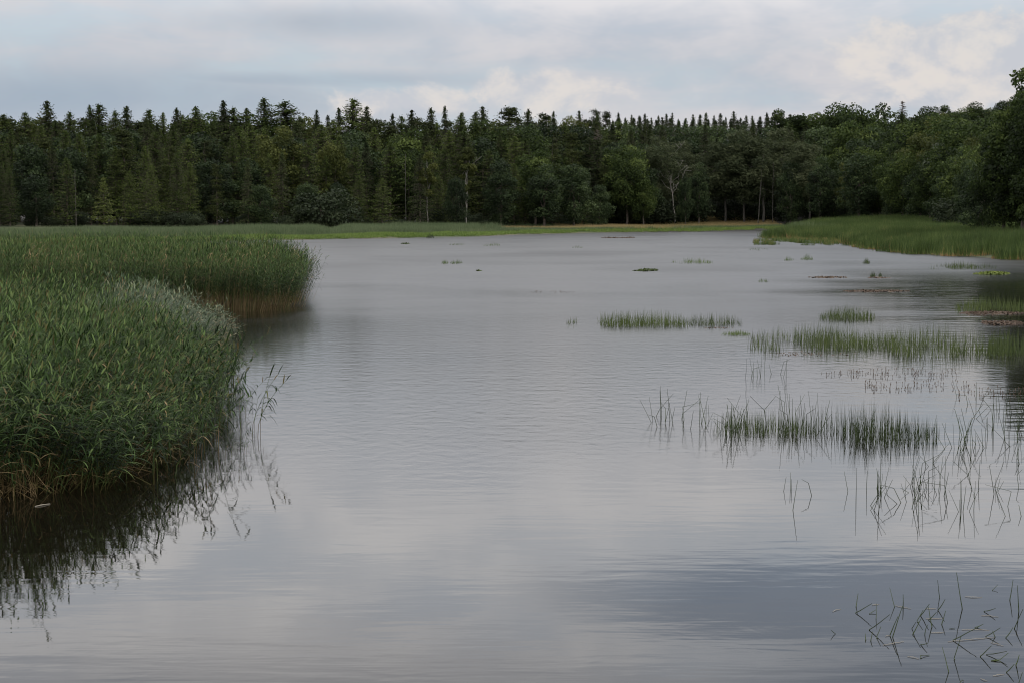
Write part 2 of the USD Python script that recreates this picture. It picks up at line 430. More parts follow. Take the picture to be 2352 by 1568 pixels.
def conifer(name, seed, H=20.0, R=3.0, leaf='spruce_needles', droop=0.25, whorls=46, low=0.06, sprays=7, size=0.5, lift=0.0, shape=0.85, gap=0.0, bare_top=0.0):
    rng = np.random.default_rng(seed)
    wood, crown = Mesh(), Mesh()
    z = np.linspace(0, H, 9)
    cx = np.column_stack([rng.normal(0, .05, 9), rng.normal(0, .05, 9), z]); cx[0, :2] = 0
    wood.add(*tube(cx, np.linspace(0.30, 0.02, 9) * H / 20, 6))
    C, N, S, T, D = [], [], [], [], []
    for k in range(whorls):
        u = low + (1 - low) * ((k + rng.uniform(-.4, .4)) / whorls) ** .82 if k else low
        if u > 0.995: continue
        r0 = R * (1 - u) ** shape * (1.0 if u > low + .1 else 0.55 + 4.5 * (u - low)) + 0.10
        for q in range(rng.integers(7, 11) + (7 if u > .74 else 0)):
            if rng.random() < gap: continue
            az = rng.uniform(0, 2 * np.pi)
            L = r0 * rng.uniform(0.62, 1.18)
            d = np.array([math.cos(az), math.sin(az), 0])
            ub = min(u + rng.uniform(-.012, .012), .995)
            base = np.array([0, 0, ub * H])
            if u > 1 - bare_top:
                tip = base + d * L * .9 + [0, 0, 0.15 * L]
                wood.add(*tube(np.array([base, tip]), [0.05, 0.02], 3))
                continue
            if L > .9:
                wood.add(*tube(np.array([base, base + d * L * .8 + [0, 0, -droop * L * .5 + lift * L]]), [0.035, 0.012], 3))
            m = max(6, int(sprays * (0.55 + 1.5 * L / R)))
            s = (np.arange(m) + rng.uniform(0, 1, m)) / m
            pts = base + d * (s * L)[:, None]
            pts[:, 2] += lift * L * s - droop * L * s ** 2 + rng.normal(0, .16, m)
            pts[:, :2] += rng.normal(0, .20 * (0.4 + L / R), (m, 2))
            C.append(pts)
            nn = rng.normal(size=(m, 3)) * 0.55 + d * 0.35 + [0, 0, .8]
            N.append(nn)
            S.append(rng.uniform(.65, 1.35, m) * size * (0.62 + 0.53 * L / R))
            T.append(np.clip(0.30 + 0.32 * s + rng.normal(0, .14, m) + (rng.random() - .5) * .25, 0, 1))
            D.append(d + rng.normal(size=(m, 3)) * .5)
    # leader
    m = 10
    C.append(np.column_stack([rng.normal(0, .06, m), rng.normal(0, .06, m), rng.uniform(H * (0.965 - bare_top), H * (1.0 - bare_top * .98), m)]))
    N.append(unit(rng.normal(size=(m, 3)) * [1, 1, .1])); S.append(np.full(m, size * .62)); T.append(np.full(m, .55)); D.append(np.tile([0, 0, 1.], (m, 1)))
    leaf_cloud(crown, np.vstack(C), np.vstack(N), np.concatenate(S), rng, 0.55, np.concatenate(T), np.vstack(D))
    return finish_tree(name, wood, crown, 'bark', leaf)


def broadleaf(name, seed, H=16.0, R=5.0, leaf='oak_leaves', bark_mat='bark', lobes=26, n=8000, size=0.40, low=0.12, wind=0.0, open_=0.0, trunk_r=0.28, forks=5, aspect=0.62, top=1.0, lobe_r=(0.24, 0.42), droop=0.0, bare=0):
    rng = np.random.default_rng(seed)
    wood, crown = Mesh(), Mesh()
    zc, rz = H * (1 + low) / 2, H * (1 - low) / 2
    k = np.arange(lobes) + .5
    ph = np.arccos(1 - 2 * k / lobes); th = np.pi * (1 + 5 ** .5) * k + seed
    dirs = np.column_stack([np.cos(th) * np.sin(ph), np.sin(th) * np.sin(ph), np.cos(ph)]) + rng.normal(0, .16, (lobes, 3))
    rad = rng.uniform(.50, .78, lobes)
    c = dirs * rad[:, None] * [R, R, rz] + [0, 0, zc]
    # narrow towards the top
    tz = np.clip((c[:, 2] - H * low) / (H * (1 - low)), 0, 1)
    c[:, :2] *= (1 - (1 - top) * tz ** 1.5)[:, None]
    lr = rng.uniform(*lobe_r, lobes) * R
    keep = rng.random(lobes) >= open_
    c, lr = c[keep], lr[keep]
    share = lr ** 2 / (lr ** 2).sum()
    idx = rng.choice(len(c), n, p=share)
    d = unit(rng.normal(size=(n, 3)) + [0, 0, .25])
    rr = lr[idx] * rng.uniform(.45, 1.08, n) ** .6
    bump = 0.78 + 0.44 * meshkit.noise(d * 2.6 + c[idx] * 1.7, seed)
    p = c[idx] + d * (rr * bump)[:, None] * [1, 1, .8]
    p[:, 2] -= droop * np.linalg.norm(p[:, :2] - c[idx, :2], axis=1) ** 2 * .2
    p[:, 2] = np.maximum(p[:, 2], .25)
    nn = d * .8 + rng.normal(size=(n, 3)) * .75 + [0, 0, .25]
    ltone = rng.normal(0, .19, len(c))
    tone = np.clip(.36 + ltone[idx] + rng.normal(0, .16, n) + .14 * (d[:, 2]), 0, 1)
    dirv = None
    if wind:
        s = np.clip(p[:, 2] / H, 0, 1)
        p[:, 0] -= wind * R * s ** 1.6 * rng.uniform(.75, 1.25, n)
        c[:, 0] -= wind * R * np.clip(c[:, 2] / H, 0, 1) ** 1.6
        dirv = np.tile([-1.0, 0, .35], (n, 1)) + rng.normal(size=(n, 3)) * .45
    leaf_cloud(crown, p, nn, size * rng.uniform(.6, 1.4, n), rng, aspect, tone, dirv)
    tz = np.linspace(0, H * .72, 7)
    tp = np.column_stack([rng.normal(0, .10, 7) * H / 16, rng.normal(0, .10, 7) * H / 16, tz]); tp[0, :2] = 0
    if wind: tp[:, 0] -= wind * R * (tz / H) ** 1.6
    wood.add(*tube(tp, np.linspace(trunk_r, trunk_r * .3, 7), 7))
    for i in rng.permutation(len(c))[:forks * 2]:
        j = int(rng.integers(2, 6))
        wood.add(*tube(limb_path(tp[j], c[i], rng, .05), np.linspace(trunk_r * .38, trunk_r * .08, 5), 4))
    for i in range(bare):                    # bare twigs standing out of the crown
        j = int(rng.integers(3, 7))
        a = rng.uniform(-.9, .9)
        tip = tp[j] + np.array([R * (.35 + .6 * rng.random()) * np.sign(rng.random() - .25), R * .4 * a, H * rng.uniform(.12, .34)])
        lp = limb_path(tp[j], tip, rng, .04, .05, 6)
        wood.add(*tube(lp, np.linspace(trunk_r * .34, .03, 6), 4))
        for q in range(3):
            s = lp[int(rng.integers(2, 5))]
            wood.add(*tube(np.array([s, s + rng.normal(size=3) * [.9, .9, .5] + [0, 0, .8]]), [.045, .02], 3))
    return finish_tree(name, wood, crown, bark_mat, leaf)


def pine(name, seed, H=20.0, R=3.8, leaf='pine_needles'):
    """a Scots pine: flat clumps of needles on level limbs"""
    rng = np.random.default_rng(seed)
    wood, crown = Mesh(), Mesh()
    z = np.linspace(0, H * .97, 9)
    tp = np.column_stack([rng.normal(0, .14, 9), rng.normal(0, .14, 9), z]); tp[0, :2] = 0
    wood.add(*tube(tp, np.linspace(.30, .05, 9), 6))
    C, N, S, T, D = [], [], [], [], []
    for k in range(62):
        u = rng.uniform(.10, 1.0)
        r0 = R * (1.08 - u) ** .55 * rng.uniform(.45, 1.1)
        az = rng.uniform(0, 2 * np.pi)
        d = np.array([math.cos(az), math.sin(az), 0])
        c = d * r0 * rng.uniform(.35, .95) + [0, 0, u * H * .97 + .15 * r0]
        wood.add(*tube(np.array([[0, 0, u * H * .94], c]), [.06, .02], 3))
        m = 95
        q = rng.normal(size=(m, 3)) * [.62, .62, .24] * (0.55 + .25 * r0)
        C.append(c + q); N.append(q * .6 + rng.normal(size=(m, 3)) * .5 + [0, 0, .7])
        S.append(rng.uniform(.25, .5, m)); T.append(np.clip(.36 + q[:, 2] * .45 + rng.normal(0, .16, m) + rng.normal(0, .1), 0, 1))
        D.append(d + rng.normal(size=(m, 3)) * .7)
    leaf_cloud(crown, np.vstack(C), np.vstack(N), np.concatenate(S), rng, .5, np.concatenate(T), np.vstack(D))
    return finish_tree(name, wood, crown, 'bark', leaf)


def dead_tree(name, seed, H=14.0):
    rng = np.random.default_rng(seed)
    class_of(name)
    tp = np.column_stack([rng.normal(0, .08, 7), rng.normal(0, .08, 7), np.linspace(0, H, 7)]); tp[0, :2] = 0
    v, f = tube(tp, np.linspace(.12, .04, 7), 6)
    write_mesh(f'/{name}/trunk', v, f, 'grey_bark', smooth=60)
    m = Mesh()
    for k in range(9):
        u = rng.uniform(.45, .98); az = rng.uniform(0, 6.28)
        b = np.array([0, 0, u * H])
        m.add(*tube(np.array([b, b + [math.cos(az) * .9, math.sin(az) * .9, .25]]), [.035, .012], 3))
    v, f, _ = m.arrays()
    tag(write_mesh(f'/{name}/bare_branches', v, f, 'grey_bark'), kind='stuff')
    return name


P_H = {}


def proto(fn, name, seed, **kw):
    P_H[name] = (kw.get('H', {'conifer': 20.0, 'pine': 20.0, 'broadleaf': 16.0, 'dead_tree': 14.0}[fn.__name__]), kw.get('R', 3.5))
    return fn(name, seed, **kw)


for i in range(3):
    proto(conifer, f'spruce_shape_{"abc"[i]}', 10 + i, H=22.0, R=4.7 + .4 * i, shape=.66, whorls=48, size=.44)
    proto(conifer, f'larch_shape_{"abc"[i]}', 20 + i, H=20.0, R=5.2 + .35 * i, leaf='larch_needles', droop=.10, lift=.16, whorls=46, sprays=9, size=.40, shape=.62)
    proto(broadleaf, f'oak_shape_{"abc"[i]}', 30 + i, H=15.0, R=5.2, lobes=34, n=11500, size=.38, lobe_r=(.27, .45))
    proto(broadleaf, f'alder_shape_{"abc"[i]}', 40 + i, H=14.0, R=4.4, leaf='alder_leaves', low=.02, lobes=34, n=8500, top=.62, size=.36)
for i in range(2):
    proto(pine, f'pine_shape_{"ab"[i]}', 50 + i, H=20.0, R=3.8)
    proto(broadleaf, f'willow_shape_{"ab"[i]}', 60 + i, H=16.0, R=4.2, leaf='willow_leaves', bark_mat='grey_bark', wind=.38, low=.14, lobes=28, n=7500, aspect=.38, size=.5, trunk_r=.22, top=.8)
    proto(broadleaf, f'olive_shape_{"ab"[i]}', 70 + i, H=17.0, R=4.6, leaf='olive_leaves', lobes=30, n=8000)
    proto(broadleaf, f'poplar_shape_{"ab"[i]}', 80 + i, H=20.0, R=3.2, leaf='oak_leaves', lobes=28, n=9000, low=.10, top=.55, lobe_r=(.34, .55))
    proto(broadleaf, f'bush_shape_{"ab"[i]}', 90 + i, H=4.5, R=3.6, leaf='bush_leaves', low=.0, lobes=22, n=5000, size=.30, trunk_r=.10)
    proto(broadleaf, f'birch_shape_{"ab"[i]}', 100 + i, H=17.0, R=2.5, leaf='olive_leaves', bark_mat='birch_bark', lobes=20, n=4200, low=.40, open_=.15, trunk_r=.15, droop=.5, size=.34, forks=4, top=.7, bare=1)
proto(conifer, 'spruce_shape_dark', 14, H=22.0, R=4.0, bare_top=.11, shape=.6)
proto(conifer, 'young_larch_shape', 25, H=10.0, R=2.8, leaf='young_larch_needles', whorls=21, sprays=13, size=.34, droop=.12, lift=.05, shape=.7, gap=.30)
proto(broadleaf, 'silver_willow_shape', 65, H=15.0, R=4.0, leaf='silver_leaves', bark_mat='grey_bark', wind=.2, lobes=24, n=6000, aspect=.45)
proto(broadleaf, 'wind_birch_shape', 105, H=16.0, R=4.2, leaf='willow_leaves', bark_mat='birch_bark', wind=.62, low=.52, lobes=20, n=3600, open_=.2, aspect=.36, size=.45, trunk_r=.13, bare=7, forks=3)
proto(broadleaf, 'big_tree_shape', 110, H=22.0, R=8.5, leaf='oak_leaves', lobes=56, n=30000, size=.40, low=.0, lobe_r=(.16, .30), trunk_r=.5)
proto(broadleaf, 'big_tree_shape_b', 111, H=20.0, R=6.2, leaf='oak_leaves', lobes=60, n=30000, size=.40, low=.0, lobe_r=(.18, .32), trunk_r=.45, top=.40)
proto(dead_tree, 'dead_tree_shape', 120)

placed_trees = []


def tree(name, shape, px, top, Y, label, category='tree', width=1.0, group=None, rot=None, base_px=None, lean=0.0):
    """stands the shape so that its top meets the photograph's height at its true distance"""
    p = at_depth(px, top, Y)
    zg = float(height(p[None, :2])[0])
    H = p[2] - zg
    s = H / P_H[shape][0]
    rng = np.random.default_rng(int(px * 7 + Y * 13 + top))
    x = UsdGeom.Xform.Define(stage, '/World/' + numbered(name))
    x.AddTranslateOp().Set(Gf.Vec3d(float(p[0]), float(p[1]), zg - .15))
    x.AddRotateXYZOp().Set(Gf.Vec3f(0, lean, float(rng.uniform(0, 360)) if rot is None else rot))
    x.AddScaleOp().Set(Gf.Vec3f(s * width, s * width, s))
    x.GetPrim().GetReferences().AddInternalReference('/' + shape)
    x.GetPrim().SetInstanceable(True)
    tag(x.GetPrim(), label, category, group)
    placed_trees.append((px, top, Y, shape))


ORD = ['first', 'second', 'third', 'fourth', 'fifth', 'sixth', 'seventh', 'eighth', 'ninth', 'tenth', 'eleventh', 'twelfth', 'thirteenth', 'fourteenth', 'fifteenth', 'sixteenth', 'seventeenth', 'eighteenth', 'nineteenth', 'twentieth']
ORD += [f'twenty-{o}' for o in ORD[:9]] + ['thirtieth'] + [f'thirty-{o}' for o in ORD[:9]] + ['fortieth'] + [f'forty-{o}' for o in ORD[:9]]


def edge_Y(px):
    return float(np.interp(px, [-200, 0, 650, 1000, 1300, 1550, 1800, 2050, 2170, 2240, 2400], [278, 282, 292, 306, 330, 365, 372, 330, 270, 225, 190]))


# skyline trees, read off the photograph one by one
SKYLINE = [
    # name, shape, px, top, width, label
    ('larch_tree', 'larch_shape_a', 8, 262, 1.1, 'rounded larch top at the far left end of the skyline'),
    ('larch_tree', 'larch_shape_b', 57, 257, .8, 'narrow larch tip just left of the first tall pointed spruce'),
    ('spruce_tree', 'spruce_shape_b', 107, 231, 1.05, 'tall pointed spruce, the first spire standing above the left skyline'),
    ('larch_tree', 'larch_shape_c', 160, 256, .8, 'small larch point right of the first tall spire'),
    ('larch_tree', 'larch_shape_a', 206, 241, .75, 'left half of the double dark larch top on the left skyline'),
    ('larch_tree', 'larch_shape_b', 226, 238, 1.1, 'broader right half of the double dark larch top'),
    ('larch_tree', 'larch_shape_c', 264, 253, .75, 'short larch tip between the double top and a pointed spruce'),
    ('spruce_tree', 'spruce_shape_a', 291, 244, .95, 'pointed spruce right of the double larch top'),
    ('larch_tree', 'larch_shape_b', 343, 251, 1.0, 'dark rounded larch point alone between two skyline dips'),
    ('larch_tree', 'larch_shape_a', 374, 258, .7, 'low thin larch tip right of the rounded larch point'),
    ('spruce_tree', 'spruce_shape_c', 406, 245, .9, 'spruce with one ragged side above the left reed tip'),
    ('larch_tree', 'larch_shape_a', 450, 244, 1.0, 'steep larch cone beside the sky notch left of centre'),
    ('spruce_tree', 'spruce_shape_a', 513, 231, .95, 'slim spruce with separate branch tiers right of the sky notch'),
    ('larch_tree', 'larch_shape_c', 536, 247, .95, 'smooth larch cone leaning on the slim tiered spruce'),
    ('spruce_tree', 'spruce_shape_c', 566, 246, .85, 'short open spruce between the smooth larch and the highest larch'),
    ('larch_tree', 'larch_shape_b', 607, 225, 1.05, 'highest larch of the left wood with a broad pointed head'),
    ('larch_tree', 'larch_shape_c', 655, 232, 1.35, 'wide dark larch sloping down right beside the highest one'),
    ('spruce_tree', 'spruce_shape_b', 727, 252, .7, 'thin spruce tip alone in the low part of the skyline'),
    ('spruce_tree', 'spruce_shape_c', 753, 262, .6, 'tiny spruce tip right of the thin lone one'),
    ('spruce_tree', 'spruce_shape_a', 778, 248, .75, 'narrow pointed spruce just left of the tall blunt larch'),
    ('larch_tree', 'larch_shape_b', 810, 226, 1.2, 'tall blunt larch rising over the mid left skyline'),
    ('spruce_tree', 'spruce_shape_b', 842, 244, .85, 'ragged spruce leaning against the tall blunt larch'),
    ('spruce_tree', 'spruce_shape_a', 902, 260, .75, 'small spruce in the dip right of the tall blunt larch'),
    ('spruce_tree', 'spruce_shape_b', 946, 252, .9, 'dark pointed spruce over the two pale birches'),
    ('spruce_tree', 'spruce_shape_c', 990, 245, .8, 'spruce with crossed twigs at the tip over the birches'),
    ('spruce_tree', 'spruce_shape_a', 1022, 243, .6, 'needle thin spruce spire left of centre skyline'),
    ('larch_tree', 'larch_shape_a', 1060, 258, 1.0, 'low larch hump right of the needle thin spire'),
    ('spruce_tree', 'spruce_shape_b', 1108, 244, .8, 'spruce tip left of the broad pine head at centre'),
    ('larch_tree', 'larch_shape_a', 1093, 256, .9, 'larch shoulder left of the central spruce tip'),
    ('pine_tree', 'pine_shape_a', 1170, 238, 1.05, 'broad pine head, the highest crown at the centre skyline'),
    ('spruce_tree', 'spruce_shape_c', 1213, 248, .8, 'open spruce right of the broad central pine head'),
    ('pine_tree', 'pine_shape_b', 1254, 252, 1.0, 'rounded pine crown right of the open spruce'),
    ('spruce_tree', 'spruce_shape_a', 1272, 255, .55, 'thin spruce tip left of a pair of small tips'),
    ('spruce_tree', 'spruce_shape_b', 1330, 254, .7, 'small spruce point left of the two headed pine'),
    ('olive_tree_crown', 'olive_shape_a', 1310, 264, .9, 'yellowish broad crown under the small spruce point'),
    ('pine_tree', 'pine_shape_b', 1370, 244, .62, 'taller head of the two headed pine on the skyline'),
    ('pine_tree', 'pine_shape_a', 1393, 249, .65, 'lower rounder head of the two headed pine'),
    ('spruce_tree', 'spruce_shape_a', 1420, 258, .6, 'first thin spire of the dark spruce plantation'),
    ('poplar_tree', 'poplar_shape_a', 1787, 238, .9, 'leafy poplar top at the left of the poplar grove'),
    ('poplar_tree', 'poplar_shape_b', 1806, 245, .9, 'lower poplar top behind the left one of the grove'),
    ('poplar_tree', 'poplar_shape_b', 1838, 234, 1.3, 'widest and highest poplar crown of the grove'),
    ('poplar_tree', 'poplar_shape_a', 1880, 246, 1.3, 'poplar crown sloping down at the right of the grove'),
    ('oak_tree', 'oak_shape_a', 1925, 244, .9, 'round oak crown between the poplars and the highest oak'),
    ('oak_tree', 'oak_shape_b', 1990, 231, .95, 'highest round oak crown right of the poplar grove'),
    ('oak_tree', 'oak_shape_c', 2022, 250, .75, 'oak shoulder falling to the dark spruce with the bare tip'),
    ('spruce_tree', 'spruce_shape_dark', 2073, 230, .85, 'dark spruce with a dead bare tip standing on the right skyline'),
]
ORDER_NAMES = {'olive_tree_crown': 'broadleaf_tree'}
for nm, sh, px, top, w, lab in SKYLINE:
    Yd = edge_Y(px) + 42 + (18 if 1340 < px < 1480 else 0)
    tree(ORDER_NAMES.get(nm, nm), sh, px, top, Yd, lab, 'spruce' if 'spruce' in sh else 'larch' if 'larch' in sh else 'pine' if 'pine' in sh else 'tree', (w * 1.22 if 'spruce' in sh or 'larch' in sh else w) * (1 + .12 * math.sin(px)))

rng = np.random.default_rng(77)
# even spruce plantation in the middle right
k = 0
for px in np.arange(1436, 1775, 15.5):
    top = float(np.interp(px, [1436, 1600, 1775], [265, 266, 257]) + rng.uniform(-7, 9))
    tree('spruce_tree', f'spruce_shape_{"abc"[k % 3]}', px + rng.uniform(-3, 3), top, 432 + rng.uniform(-6, 6),
         f'dark plantation spruce behind the windblown trees, {ORD[k + 1]} spire from the left', 'spruce', rng.uniform(.6, .9), 'spruces of the dark plantation')
    k += 1
k = 0
for px in np.arange(1405, 1800, 17):
    top = 272 + rng.uniform(-4, 6)
    tree('spruce_tree', f'spruce_shape_{"abc"[k % 3]}', px + rng.uniform(-3, 3), top, 418 + rng.uniform(-5, 5),
         f'lower dark spruce along the front of the plantation, {ORD[k]} from the left', 'spruce', rng.uniform(.9, 1.1), 'spruces of the dark plantation')
    k += 1
# wooded hill on the right
k = 0
hill_top = lambda px: np.interp(px, [2040, 2100, 2150, 2220, 2300, 2420], [262, 250, 231, 238, 226, 214])
for row, (Yr, dy) in enumerate([(520, 2), (485, 15), (455, 30), (425, 50)]):
    for px in np.arange(1930 + 9 * row, 2440, 34):
        if row == 0 and px < 2090: continue
        top = float(max(hill_top(px), 232 if px < 2100 else 0) + dy + rng.uniform(-4, 5))
        sh = ['oak_shape_a', 'alder_shape_b', 'olive_shape_b', 'oak_shape_c', 'poplar_shape_a'][int(rng.integers(0, 5))]
        p = at_depth(px, top, Yr)
        Hh = p[2] - float(height(p[None, :2])[0])
        where = ['along the crest of the wooded hill', 'in the second row below the hill crest', 'halfway down the wooded hill', 'at the foot of the wooded hill'][row]
        cnt = sum(1 for q in placed_trees if q[2] == Yr)
        tree('broadleaf_tree', sh, px + rng.uniform(-6, 6), top, Yr, f'round leafy tree {where}, {ORD[cnt]} from the left', 'tree', min(1.35, (18.0 if row == 0 else 14.0) / max(Hh, 6)) if Hh > 5 else 1.0, 'trees on the wooded hill')
        placed_trees[-1] = (px, top, Yr, sh)

# the face of the wood, picked out tree by tree
FACE = [
    ('young_larch_tree', 'young_larch_shape', 237, 405, -6, 1.05, 'young yellowish larch with bright open tiers before the dark left wood', 'larch'),
    ('broadleaf_tree', 'olive_shape_a', 640, 286, 12, 1.0, 'big pale green broadleaf crown in the middle of the left wood', 'tree'),
    ('broadleaf_tree', 'olive_shape_b', 770, 302, 10, .85, 'yellow green domed crown right of the big pale one', 'tree'),
    ('pine_tree', 'pine_shape_a', 280, 290, 9, 1.25, 'wide brownish pine above the young yellow larch', 'pine'),
    ('larch_tree', 'larch_shape_a', 436, 372, -2, 1.0, 'narrow blue green larch in front of the pines', 'larch'),
    ('bush', 'bush_shape_a', 736, 437, -8, 1.15, 'dark leathery bush at the foot of the wood beside the reed gap', 'bush'),
    ('dead_trunk', 'dead_tree_shape', 172, 386, -3, .8, 'thin dead grey trunk left of the young yellow larch', 'dead tree'),
    ('dead_trunk', 'dead_tree_shape', 931, 352, -2, .8, 'thin dead grey trunk left of the white birch', 'dead tree'),
    ('birch_tree', 'birch_shape_a', 981, 342, -6, 1.0, 'pale birch with a straight white trunk showing under its crown', 'birch'),
    ('birch_tree', 'birch_shape_b', 1071, 327, -5, .95, 'birch with white forked limbs left of centre', 'birch'),
    ('broadleaf_tree', 'alder_shape_a', 1048, 390, -12, .75, 'dark round alder standing below the forked birch', 'tree'),
    ('broadleaf_tree', 'alder_shape_b', 1150, 362, -8, .95, 'dark alder between the forked birch and the big round pair', 'tree'),
    ('broadleaf_tree', 'alder_shape_c', 1250, 373, -14, 1.1, 'left tree of the big round dark pair at centre', 'tree'),
    ('broadleaf_tree', 'alder_shape_a', 1318, 358, -13, 1.05, 'right and taller tree of the big round dark pair', 'tree'),
    ('broadleaf_tree', 'alder_shape_b', 1378, 418, -18, .95, 'low round alder at the right foot of the dark pair', 'tree'),
    ('spruce_tree', 'spruce_shape_dark', 1372, 296, 4, 1.0, 'broad dark spruce behind the round alders', 'spruce'),
    ('broadleaf_tree', 'oak_shape_c', 1425, 304, 0, .95, 'leafy oak beside the broad dark spruce', 'tree'),
    ('broadleaf_tree', 'oak_shape_a', 1440, 350, -10, .95, 'oak with a lit right shoulder at the wood corner', 'tree'),
    ('broadleaf_tree', 'oak_shape_b', 1478, 408, -16, .85, 'lower oak stepping down right at the wood corner', 'tree'),
    ('birch_tree', 'wind_birch_shape', 1552, 318, -12, 1.0, 'windblown birch with bare white limbs on its right side', 'birch'),
    ('willow_tree', 'willow_shape_a', 1500, 335, -4, .8, 'grey green tree left of the windblown birch', 'willow'),
    ('broadleaf_tree', 'alder_shape_c', 1606, 370, -14, .72, 'pair topped green tree right of the windblown birch', 'tree'),
    ('broadleaf_tree', 'alder_shape_a', 1575, 390, -18, .55, 'smaller green tree at the foot of the windblown birch', 'tree'),
    ('willow_tree', 'willow_shape_b', 1668, 304, -6, 1.0, 'leftmost tall windblown aspen of the grey grove', 'aspen'),
    ('willow_tree', 'willow_shape_a', 1712, 296, -9, 1.0, 'windblown aspen, second from left in the grey grove', 'aspen'),
    ('willow_tree', 'willow_shape_b', 1756, 290, -12, 1.05, 'tallest windblown aspen with a long bare pale trunk', 'aspen'),
    ('willow_tree', 'willow_shape_a', 1808, 292, -8, 1.05, 'windblown aspen right of the long bare trunk', 'aspen'),
    ('willow_tree', 'willow_shape_b', 1862, 304, -12, .95, 'rightmost windblown aspen with streaming twigs', 'aspen'),
    ('dead_trunk', 'dead_tree_shape', 1742, 352, -17, .8, 'pale leaning trunk in the aspen grove', 'dead tree'),
    ('dead_trunk', 'dead_tree_shape', 1776, 372, -16, .8, 'second thin pale trunk in the aspen grove', 'dead tree'),
    ('broadleaf_tree', 'alder_shape_b', 1818, 362, -20, .80, 'pointed green alder before the aspen grove', 'tree'),
    ('broadleaf_tree', 'alder_shape_c', 1886, 356, -16, .85, 'alder right of the pointed one, under streaming twigs', 'tree'),
    ('broadleaf_tree', 'alder_shape_a', 1975, 332, -12, .95, 'layered alder below the highest oak', 'tree'),
    ('broadleaf_tree', 'oak_shape_b', 2076, 345, -12, 1.0, 'full leafy oak below the dark bare tipped spruce', 'tree'),
    ('silver_willow', 'silver_willow_shape', 2165, 318, 8, .75, 'silvery willow crown shining among the dark oaks', 'willow'),
    ('broadleaf_tree', 'oak_shape_a', 2138, 372, -10, .95, 'dark oak under the silvery willow', 'tree'),
    ('broadleaf_tree', 'oak_shape_c', 2020, 300, 16, 1.0, 'broad crown just under the highest oak', 'tree'),
    ('broadleaf_tree', 'oak_shape_a', 1950, 284, 20, 1.0, 'lighter oak crown right of the poplars', 'tree'),
    ('birch_tree', 'birch_shape_a', 2119, 268, 60, .9, 'hillside birch with a short white trunk right of the dark spruce', 'birch'),
    ('bush', 'bush_shape_b', 2205, 442, -14, 1.0, 'grey green bush at the back edge of the right reed bed', 'bush'),
    ('broadleaf_tree', 'alder_shape_b', 2192, 400, 8, .95, 'rounded dark alder behind the grey green bush', 'tree'),
    ('broadleaf_tree', 'alder_shape_c', 2222, 318, 24, 1.0, 'alder tucked against the left flank of the huge tree', 'tree'),
]
for nm, sh, px, top, dY, w, lab, cat in FACE:
    tree(nm, sh, px, top, edge_Y(px) + dY, lab, cat, w, rot=0.0 if ('willow' in sh or 'wind' in sh) else None, lean=(8 if px == 1742 else 0))
# the huge trees that close the view on the right
tree('big_tree', 'big_tree_shape', 2312, 250, 186, 'huge dark leafy tree closing the right edge of the view', 'tree', .72, rot=20)
tree('big_tree', 'big_tree_shape_b', 2366, 152, 178, 'tall tree whose ragged top is cut by the right edge', 'tree', 1.0, rot=140)
tree('big_tree', 'big_tree_shape', 2470, 120, 168, 'tallest leafy tree just beyond the right edge, mirrored in the bay', 'tree', .9, rot=260)
tree('broadleaf_tree', 'alder_shape_a', 2262, 372, 196, 'low alder at the left foot of the huge right tree', 'tree', 1.1)

